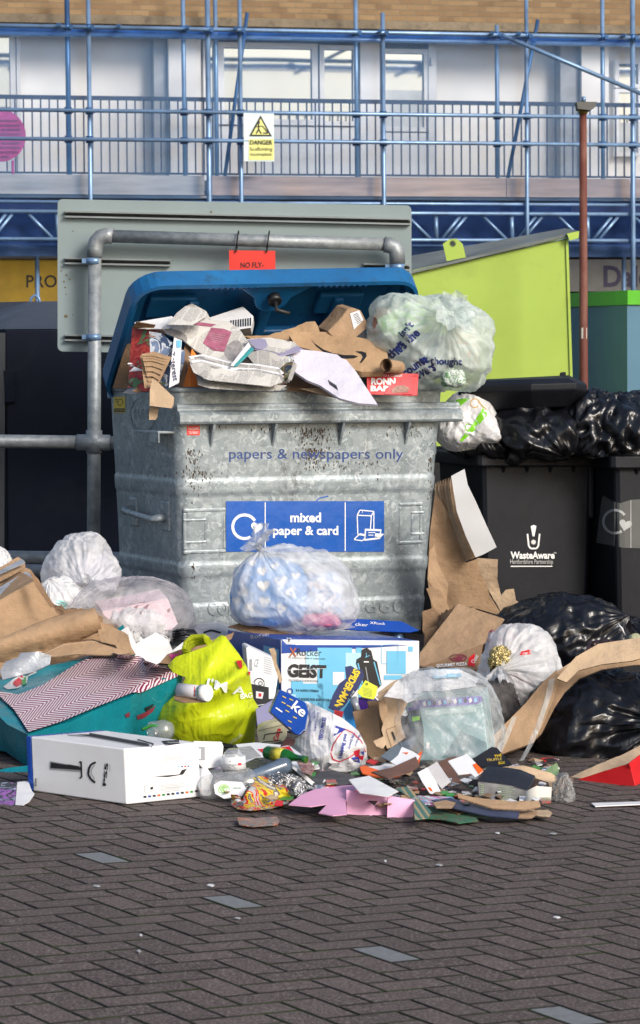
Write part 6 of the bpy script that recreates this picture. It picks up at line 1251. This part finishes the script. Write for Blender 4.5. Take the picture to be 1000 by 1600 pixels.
d.text('natural',370,1231,12,3,GREENI); d.build('label_print',t)
sheet('yogurt_cup','crushed white and purple food pot at the corner of the console box','pot',[(304,1210),(310,1201),(322,1199),(333,1212),(330,1222),(322,1242),(314,1240),(308,1226)],(9.35,1242,.001),WBOX,G7,t=.003,cr=.03,curve=lambda x,y:-.03*math.cos((x-318)/8))
lit('purple_wrapper','small purple striped wrapper between the clear pot and white pot','wrapper',[(328,1204),(344,1197),(350,1208),(344,1214),(334,1212)],multi('purple_stripes',[(.2,.05,.35),(.6,.58,.62),(.15,.04,.3),(.4,.3,.5)],50),.06)
mb=MB(); a=at(262,1146,9.8); lathe(mb,at(236,1140,9.85),at(268,1142,9.8),[(0,.028),(.6,.038),(.9,.03),(1,.008)],CL,24); mb2=mb; single(mb2,'plastic_cup','clear domed plastic cup resting on top of the console box','cup',G7)
mb=MB(); mb.tube([at(222,1140,9.8),at(236,1134,9.82),at(246,1134,9.8)],.006,GREENI,8); single(mb,'green_straw','short dark green strip beside the domed plastic cup','strip',G7)
# foil crisp bag and silver tin
t=thing('crisp_packet','crumpled red and yellow crisp packet curling on the paving','packet',gnd(405,1262),G7)
cv_=lambda x,y:-.05*math.sin((x-362)/16)+.03*math.sin(y/6)
mb=MB(); plate(mb,[(361,1241),(371,1242),(378,1250),(386,1236),(398,1222),(396,1214),(410,1212),(430,1222),(444,1226),(453,1238),(454,1250),(444,1258),(420,1264),(390,1266),(372,1264),(362,1258)],(9.1,1266,.004),FOILY,t=.002,cr=.03,cell=5,seed=6,curve=cv_); o=mb.build('foil',t); d=Dec([o],.002); d.line([(398,1214),(412,1214),(430,1223),(446,1228),(452,1240)],4,REDI).line([(362,1242),(366,1256),(380,1262),(400,1264)],3,REDI).poly([(436,1236),(446,1234),(450,1244),(442,1250),(434,1246)],YELI); d.build('packet_print',t)
mb=MB(); bagmesh(mb,at(443,1226,9.35),(.075,.04,.035),(1,0,.2),mat('silver_foil',(.45,.45,.46),.18,.9,var=.5,vs=30,bump=.03,bs=35),5,crump=.5,fold=.1,nu=60,nv=40,pull=0); lathe(mb,at(458,1237,9.3),at(474,1234,9.28),[(0,.02),(.1,.028),(.9,.028),(.95,.022),(.96,.02)],mat('silver_foil',(.45,.45,.46),.18,.9),20); single(mb,'drinks_can','crushed silver foil and can end beside the crisp packet','can',G7)
lit('flat_carton','small flattened dark picture carton lying alone on the paving','card',[(371,1277),(374,1288),(395,1291),(434,1288),(437,1281),(432,1276),(400,1278)],multi('dark_brown_picture',[(.12,.12,.12),(.2,.19,.17),(.3,.08,.04),(.5,.3,.2)],30),.012,slope=.2)
# pink card
t=thing('pink_card','torn sheet of pink card folded up along the front edge of the heap','card',gnd(540,1275),G7)
mb=MB(); flat(mb,[(451,1257),(470,1242),(492,1233),(540,1227),(562,1226),(552,1240),(540,1252),(542,1272),(520,1274),(498,1270),(512,1256),(486,1260)],PINK,.03,.003,8,.016,3,.3); mb.build('torn_sheet',t)
mb=MB(); y0=gY(570,1274); plate(mb,[(541,1234),(605,1243),(605,1277),(542,1272)],(y0,1272,.001,.0004),PINK,t=.003,cr=.003); mb.build('front_panel',t); mb=MB(); plate(mb,[(606,1243),(648,1250),(645,1281),(605,1277)],(y0-.02,1277,.001,.0006),PINK,t=.003,cr=.003); mb.build('side_panel',t)
lit('white_tray','white folded card tray resting on the pink card','card',[(545,1218),(577,1212),(622,1236),(606,1244),(590,1242),(562,1238)],PAPER,.08,cr=.012)
sp_=NB('green_gold_stripes'); sx=sp_.n('ShaderNodeSeparateXYZ'); sp_.l(sp_.tc.outputs['UV'],sx.inputs[0]); q=sp_.math('GREATER_THAN',sp_.math('FRACT',sp_.math('MULTIPLY',sx.outputs[0],55.0)),.62); sp_.set(Base_Color=sp_.mix(q,(.06,.16,.13),(.4,.3,.16)),Roughness=.5)
lit('striped_card','dark green card with gold stripes at the right end of the pink card','card',[(618,1231),(638,1229),(674,1268),(668,1278),(648,1280),(646,1250)],sp_.m,.03,ang=35)
# orange and white cartons
t=thing('orange_carton','brown and orange inner flap carton with white flaps, left of its pair','box',at(610,1200,9.8),G7)
mb=MB(); flat(mb,[(562,1198),(570,1196),(600,1206),(640,1190),(660,1172),(654,1196),(620,1214),(590,1214),(566,1208)],ORV,.05,.004,8,.012,3,.5); mb.build('orange_edge',t)
mb=MB(); flat(mb,[(580,1206),(610,1200),(650,1182),(656,1196),(640,1206),(606,1216)],mat('brown_lining',(.14,.07,.05),.8,var=.3),.07,.004,8,.012,2,.4); mb.build('brown_lining',t)
mb=MB(); plate(mb,[(610,1190),(622,1180),(628,1167),(645,1174),(656,1181),(646,1197),(622,1198)],(9.75,1198,.004),WBOX,t=.003,cr=.006); plate(mb,[(570,1198),(600,1196),(614,1203),(598,1210),(580,1208)],(9.8,1210,.006),WBOX,t=.003,cr=.006); o=mb.build('white_flap',t); Dec([o],.002).poly([(628,1167),(641,1172),(636,1179),(623,1174)],ORV).build('orange_corner',t)
t=thing('orange_carton','opened carton with big white flap edged bright orange, brown inside, mid front','box',at(700,1240,9.6),G7)
mb=MB(); plate(mb,[(652,1207),(676,1196),(700,1184),(724,1180),(755,1200),(754,1210),(735,1218),(706,1224),(692,1236),(670,1226)],(9.75,1236,.006),mat('brown_lining',(.14,.07,.05),.8,var=.3),t=.012,cr=.012); mb.build('brown_back',t)
mb=MB(); plate(mb,[(652,1207),(668,1199),(682,1222),(691,1243),(672,1240),(660,1222)],(9.45,1243,.003),WBOX,t=.003,cr=.005); o=mb.build('white_flap',t); mb=MB(); plate(mb,[(668,1199),(683,1190),(704,1221),(690,1232),(682,1222)],(9.5,1232,.003),mat('pale_grey_card',(.55,.53,.54),.6),t=.003,cr=.004); mb.build('grey_flap',t)
mb=MB(); plate(mb,[(700,1189),(730,1178),(755,1204),(748,1210),(742,1214),(735,1208),(716,1210)],(9.5,1214,.004),WBOX,t=.003,cr=.005); o2=mb.build('white_flap',t)
d=Dec([o,o2],.002); d.line([(652,1208),(683,1190)],2,ORV).poly([(664,1229),(673,1231),(680,1242),(672,1241)],ORV).line([(700,1189),(730,1179)],2,ORV).poly([(738,1195),(744,1193),(755,1204),(748,1210)],ORV); d.build('orange_edging',t)
t=thing('black_card','black pointed card with gold lettering behind the orange cartons','card',at(765,1200,9.95),G7)
mb=MB(); plate(mb,[(738,1186),(768,1167),(776,1168),(800,1194),(780,1198),(752,1198)],(9.95,1198,.003),BLK,t=.004,cr=.008); o=mb.build('card',t); d=Dec([o],.002); d.text('THE',778,1181,12,4,YELI,12,0).text('TRUFFLE',772,1187,24,4,mat('gold_print',(.6,.45,.1),.4),6,0).text('BOX',784,1192,10,4,YELI,6,0); d.build('lettering',t)
# brown folded cards + black box
t=thing('folded_cardboard','loosely rolled tan cardboard lying over the black printed carton','cardboard',at(815,1235,9.8),G7)
mb=MB()
for i in range(4): plate(mb,[(755,1202+i*4),(800,1202+i*4),(842,1212+i*3),(838,1218+i*3),(800,1210+i*4),(758,1208+i*4)],(9.75-i*.01,1220,.004),[KL,KD,KR,KL][i],t=.004,cr=.006,seed=i)
plate(mb,[(752,1202),(790,1198),(818,1196),(862,1208),(872,1216),(874,1230),(868,1244),(862,1238),(856,1222),(820,1210),(790,1205)],(9.62,1240,.003),KL,t=.006,cr=.01,curve=lambda x,y:-.04*math.sin((x-750)/38)); mb.build('sheets',t)
t=thing('black_carton','crushed black carton with small green text and white torn inside flap','box',gnd(800,1252),G7)
c0=gnd(748,1243,.02); mb=MB(); prism(mb,[(746,1220),(800,1226),(824,1234),(822,1256),(790,1252),(747,1244)],(9.45,1256,.001,.0005),(.04,.14,.03),BLK); o=mb.build('carton',t,.004); dent(o,.006,8,1,3)
mb=MB(); plate(mb,[(822,1236),(838,1228),(862,1230),(861,1252),(846,1253),(838,1246),(820,1256)],(9.42,1256,.001),mat('cream_card_inside',(.6,.58,.52),.7),t=.003,cr=.02,curve=lambda x,y:-.03*math.sin((x-820)/14)); mb.build('torn_flap',t)
d=Dec([o],.002)
for i in range(8): d.line([(779,1229+i*3),(779+rn.uniform(18,27),1231+i*3)],.5,mat('pale_green_ink',(.2,.32,.15),.5))
for i in range(6): d.line([(751,1226+i*3),(756,1227+i*3)],.8,mat('pale_green_ink',(.2,.32,.15),.5))
d.build('carton_print',t)
lit('cardboard_strip','long curved brown card strip in front of the black carton','cardboard',[(714,1239),(740,1246),(800,1252),(842,1251),(845,1260),(820,1265),(770,1263),(716,1246)],KR,.04,slope=.7,t=.005)
lit('blue_card','long dark blue grey card lying beneath the curved brown strip','card',[(674,1250),(704,1246),(740,1258),(812,1268),(810,1278),(760,1274),(704,1262)],mat('dark_slate_print',(.035,.045,.09),.4,var=.3,vs=12),.025,slope=.4)
lit('picture_card','colourful glossy card left of the long dark blue card','card',[(650,1243),(706,1245),(716,1252),(700,1258),(664,1256)],multi('bright_card_print',[(.1,.3,.6),(.6,.6,.65),(.5,.1,.3),(.1,.5,.4)],20),.035)
lit('green_card','flat dark green torn card at the very front of the litter','card',[(644,1276),(672,1262),(700,1266),(764,1272),(766,1276),(742,1276),(748,1282),(716,1286),(690,1280)],multi('green_card_print',[(.04,.13,.07),(.05,.16,.09),(.1,.08,.05),(.06,.18,.1)],20,.6),.012,slope=.2)
lit('cardboard_piece','small square tan card with slot on the long dark blue card','cardboard',[(676,1254),(696,1250),(712,1254),(706,1262),(682,1262)],KR,.045)
for i,(P,lb) in enumerate((([(808,1268),(834,1264),(842,1270),(830,1278),(806,1278)],'torn tan card scrap left of the last one at the front right'),([(836,1266),(856,1265),(863,1270),(858,1277),(838,1274)],'last small tan card scrap at the front right of the litter'),([(690,1262),(706,1258),(730,1268),(716,1272)],'brown card sliver between the green card and dark blue card'))):
    lit('cardboard_scrap',lb,'cardboard',P,[KR,KL,KD][i],.02,slope=.2,seed=i,ragged=.6)
mb=MB(); bagmesh(mb,at(880,1236,9.6),(.035,.05,.06),(0,-.5,1),WRAP,5,crump=.4,fold=.1,nu=50,nv=36); single(mb,'plastic_wrap','clear crumpled plastic wrap right of the tan roll','wrap',G7)
mb=MB(); plate(mb,[(848,1208),(862,1196),(870,1192),(874,1200),(872,1212),(858,1212)],(9.9,1212,.001),GLS,t=.004,cr=.02); single(mb,'green_fragment','green glassy fragment on the paving above the clear wrap','fragment',G7)
lit('brown_leaf','dry crumpled brown leaf scrap beside the clear wrap','leaf',[(872,1216),(888,1210),(897,1218),(892,1226),(876,1230)],mat('dry_leaf',(.2,.12,.07),.9,var=.4,vs=30),.02,cr=.03)
lit('paper_strip','thin white paper strip with blue print alone on the paving at right','paper',[(924,1256),(1020,1253),(1020,1257),(950,1260),(930,1261)],PAPER,.006,slope=0)
# red box
t=thing('red_tray_box','open red cardboard tray with crumpled brown lining at the right edge','box',gnd(960,1225),G7)
y0=gY(990,1229); mb=MB(); plate(mb,[(900,1219),(940,1206),(983,1193),(992,1228),(940,1226),(903,1224)],(y0+.12,1228,.0,-.0013),REDI,t=.005,cr=.003); mb.build('front_panel',t)
mb=MB(); plate(mb,[(983,1193),(1003,1178),(1040,1160),(1040,1200),(1003,1222),(992,1229)],(y0,1229,.0,.004),REDI,t=.005,cr=.003); mb.build('end_panel',t)
mb=MB(); plate(mb,[(890,1215),(910,1205),(950,1188),(975,1178),(1003,1163),(1040,1150),(1030,1172),(1003,1180),(983,1193),(940,1206),(902,1219)],(y0+.14,1219,.006),KL,t=.005,cr=.02,ragged=.4,seed=3); mb.build('brown_lining',t)
# fillers inside the heap: rubbish of which only corners show
for i,(x,y,Y,w_,h_,dp,m,lb) in enumerate(((300,1050,11.5,120,80,.4,DEEP,'dark packed sack buried behind the lime bag'),(640,1160,10.6,90,80,.3,KD,'crushed brown carton buried behind the die-cut insert'),(80,1010,11.6,200,120,.5,KD,'squashed brown carton buried under the left cardboard roll'),(480,1185,10.3,160,50,.3,DEEP,'dark crumpled rubbish buried behind the open red leaflet'),(700,1225,9.95,170,36,.25,DEEP,'dark crumpled rubbish buried beneath the orange cartons'),(215,985,11.7,100,80,.3,WB2,'white bag buried behind the crumpled paper'),(770,1125,11.0,90,120,.4,DEEP,'dark rubbish in the hollow under the round white sack'),(720,1010,12.1,90,120,.3,KD,'crushed cardboard buried behind the food print box'))):
    mb=MB(); s_=Y/F; bagmesh(mb,at(x,y,Y),(w_*s_/2,dp/2,h_*s_/2),(.3,-.4,1),m,20+i,crump=.2,fold=.04,p=3,nu=50,nv=30,pull=0); single(mb,'buried_rubbish',lb,'rubbish','rubbish buried in the heap')
# tiny scraps on the paving
LB=['flat grey gum blob just left of the second pale paving block from the left','white fleck close in front of the leftmost whole pale paving block','grey gum spot below and left of the second pale block, upper of two','white crumb below and left of the second pale block, lower of two','grey gum dot on the paving below the pink card','white fleck right of the grey dot below the pink card','short grey gum streak just below the dark blue card','white fleck on the paving below the tan card scraps','grey gum patch at the right side of the foreground paving','white fleck between the second and third pale paving blocks']
for i,(x,y,w_,h_) in enumerate(((329,1384,8,2.5),(151,1385,8,2),(220,1462,3,2),(217,1487,4,3),(602,1346,3,2),(686,1352,8,2),(777,1302,5,1.2),(864,1303,8,1.5),(870,1434,8,2),(371,1435,7,1.5))):
    w_*=.75; h_*=.75; mb=MB(); flat(mb,[(x-w_,y),(x-w_*.4,y-h_),(x+w_*.6,y-h_*.8),(x+w_,y+h_*.2),(x+w_*.2,y+h_)],mat('old_chewing_gum',(.34,.35,.36),.8) if i%2 else PAPER,.003,.002,30,.0,i,0); single(mb,'litter_scrap',LB[i],'scrap','tiny pale scraps on the paving')

# small mixed scraps filling the gaps of the heap: nobody could count them
def scraps(name,label,n,box,seed,mode):
    rnd=random.Random(seed); mb=MB(); ms=[PAPER,KR,KD,KL,NEWS2,PICD,PICS,BLK,REDI,GREYP,DEEP,WBOX,GREENI,PICB,SILV,PICR]
    for i in range(n):
        x=rnd.uniform(box[0],box[2]); y=rnd.uniform(box[1],box[3]); r=rnd.uniform(3,11); a0=rnd.uniform(0,6); k=rnd.choice([3,4,4,5])
        P=[(x+r*rnd.uniform(.7,1.5)*math.cos(a0+2*math.pi*j/k),y+r*.45*rnd.uniform(.7,1.3)*math.sin(a0+2*math.pi*j/k)) for j in range(k)]
        P.sort(key=lambda q:math.atan2(q[1]-y,q[0]-x))
        m=rnd.choice(ms)
        if mode=='floor': flat(mb,P,m,rnd.uniform(.01,.045),.0025,6,.015,i,rnd.uniform(-.2,.6))
        else: plate(mb,P,(bY(x)+rnd.uniform(.06,.3),y,rnd.uniform(0,.004)),m,t=.0025,cell=6,cr=.015,seed=i)
    return single(mb,name,label,'small litter',None,'stuff')
scraps('small_litter','mixed small scraps of card, paper and film between the larger pieces at the front',380,(350,1186,868,1258),5,'floor')
scraps('paper_scraps','small scraps of card and paper packed between the larger pieces in the metal bin',110,(200,566,690,612),6,'bin')
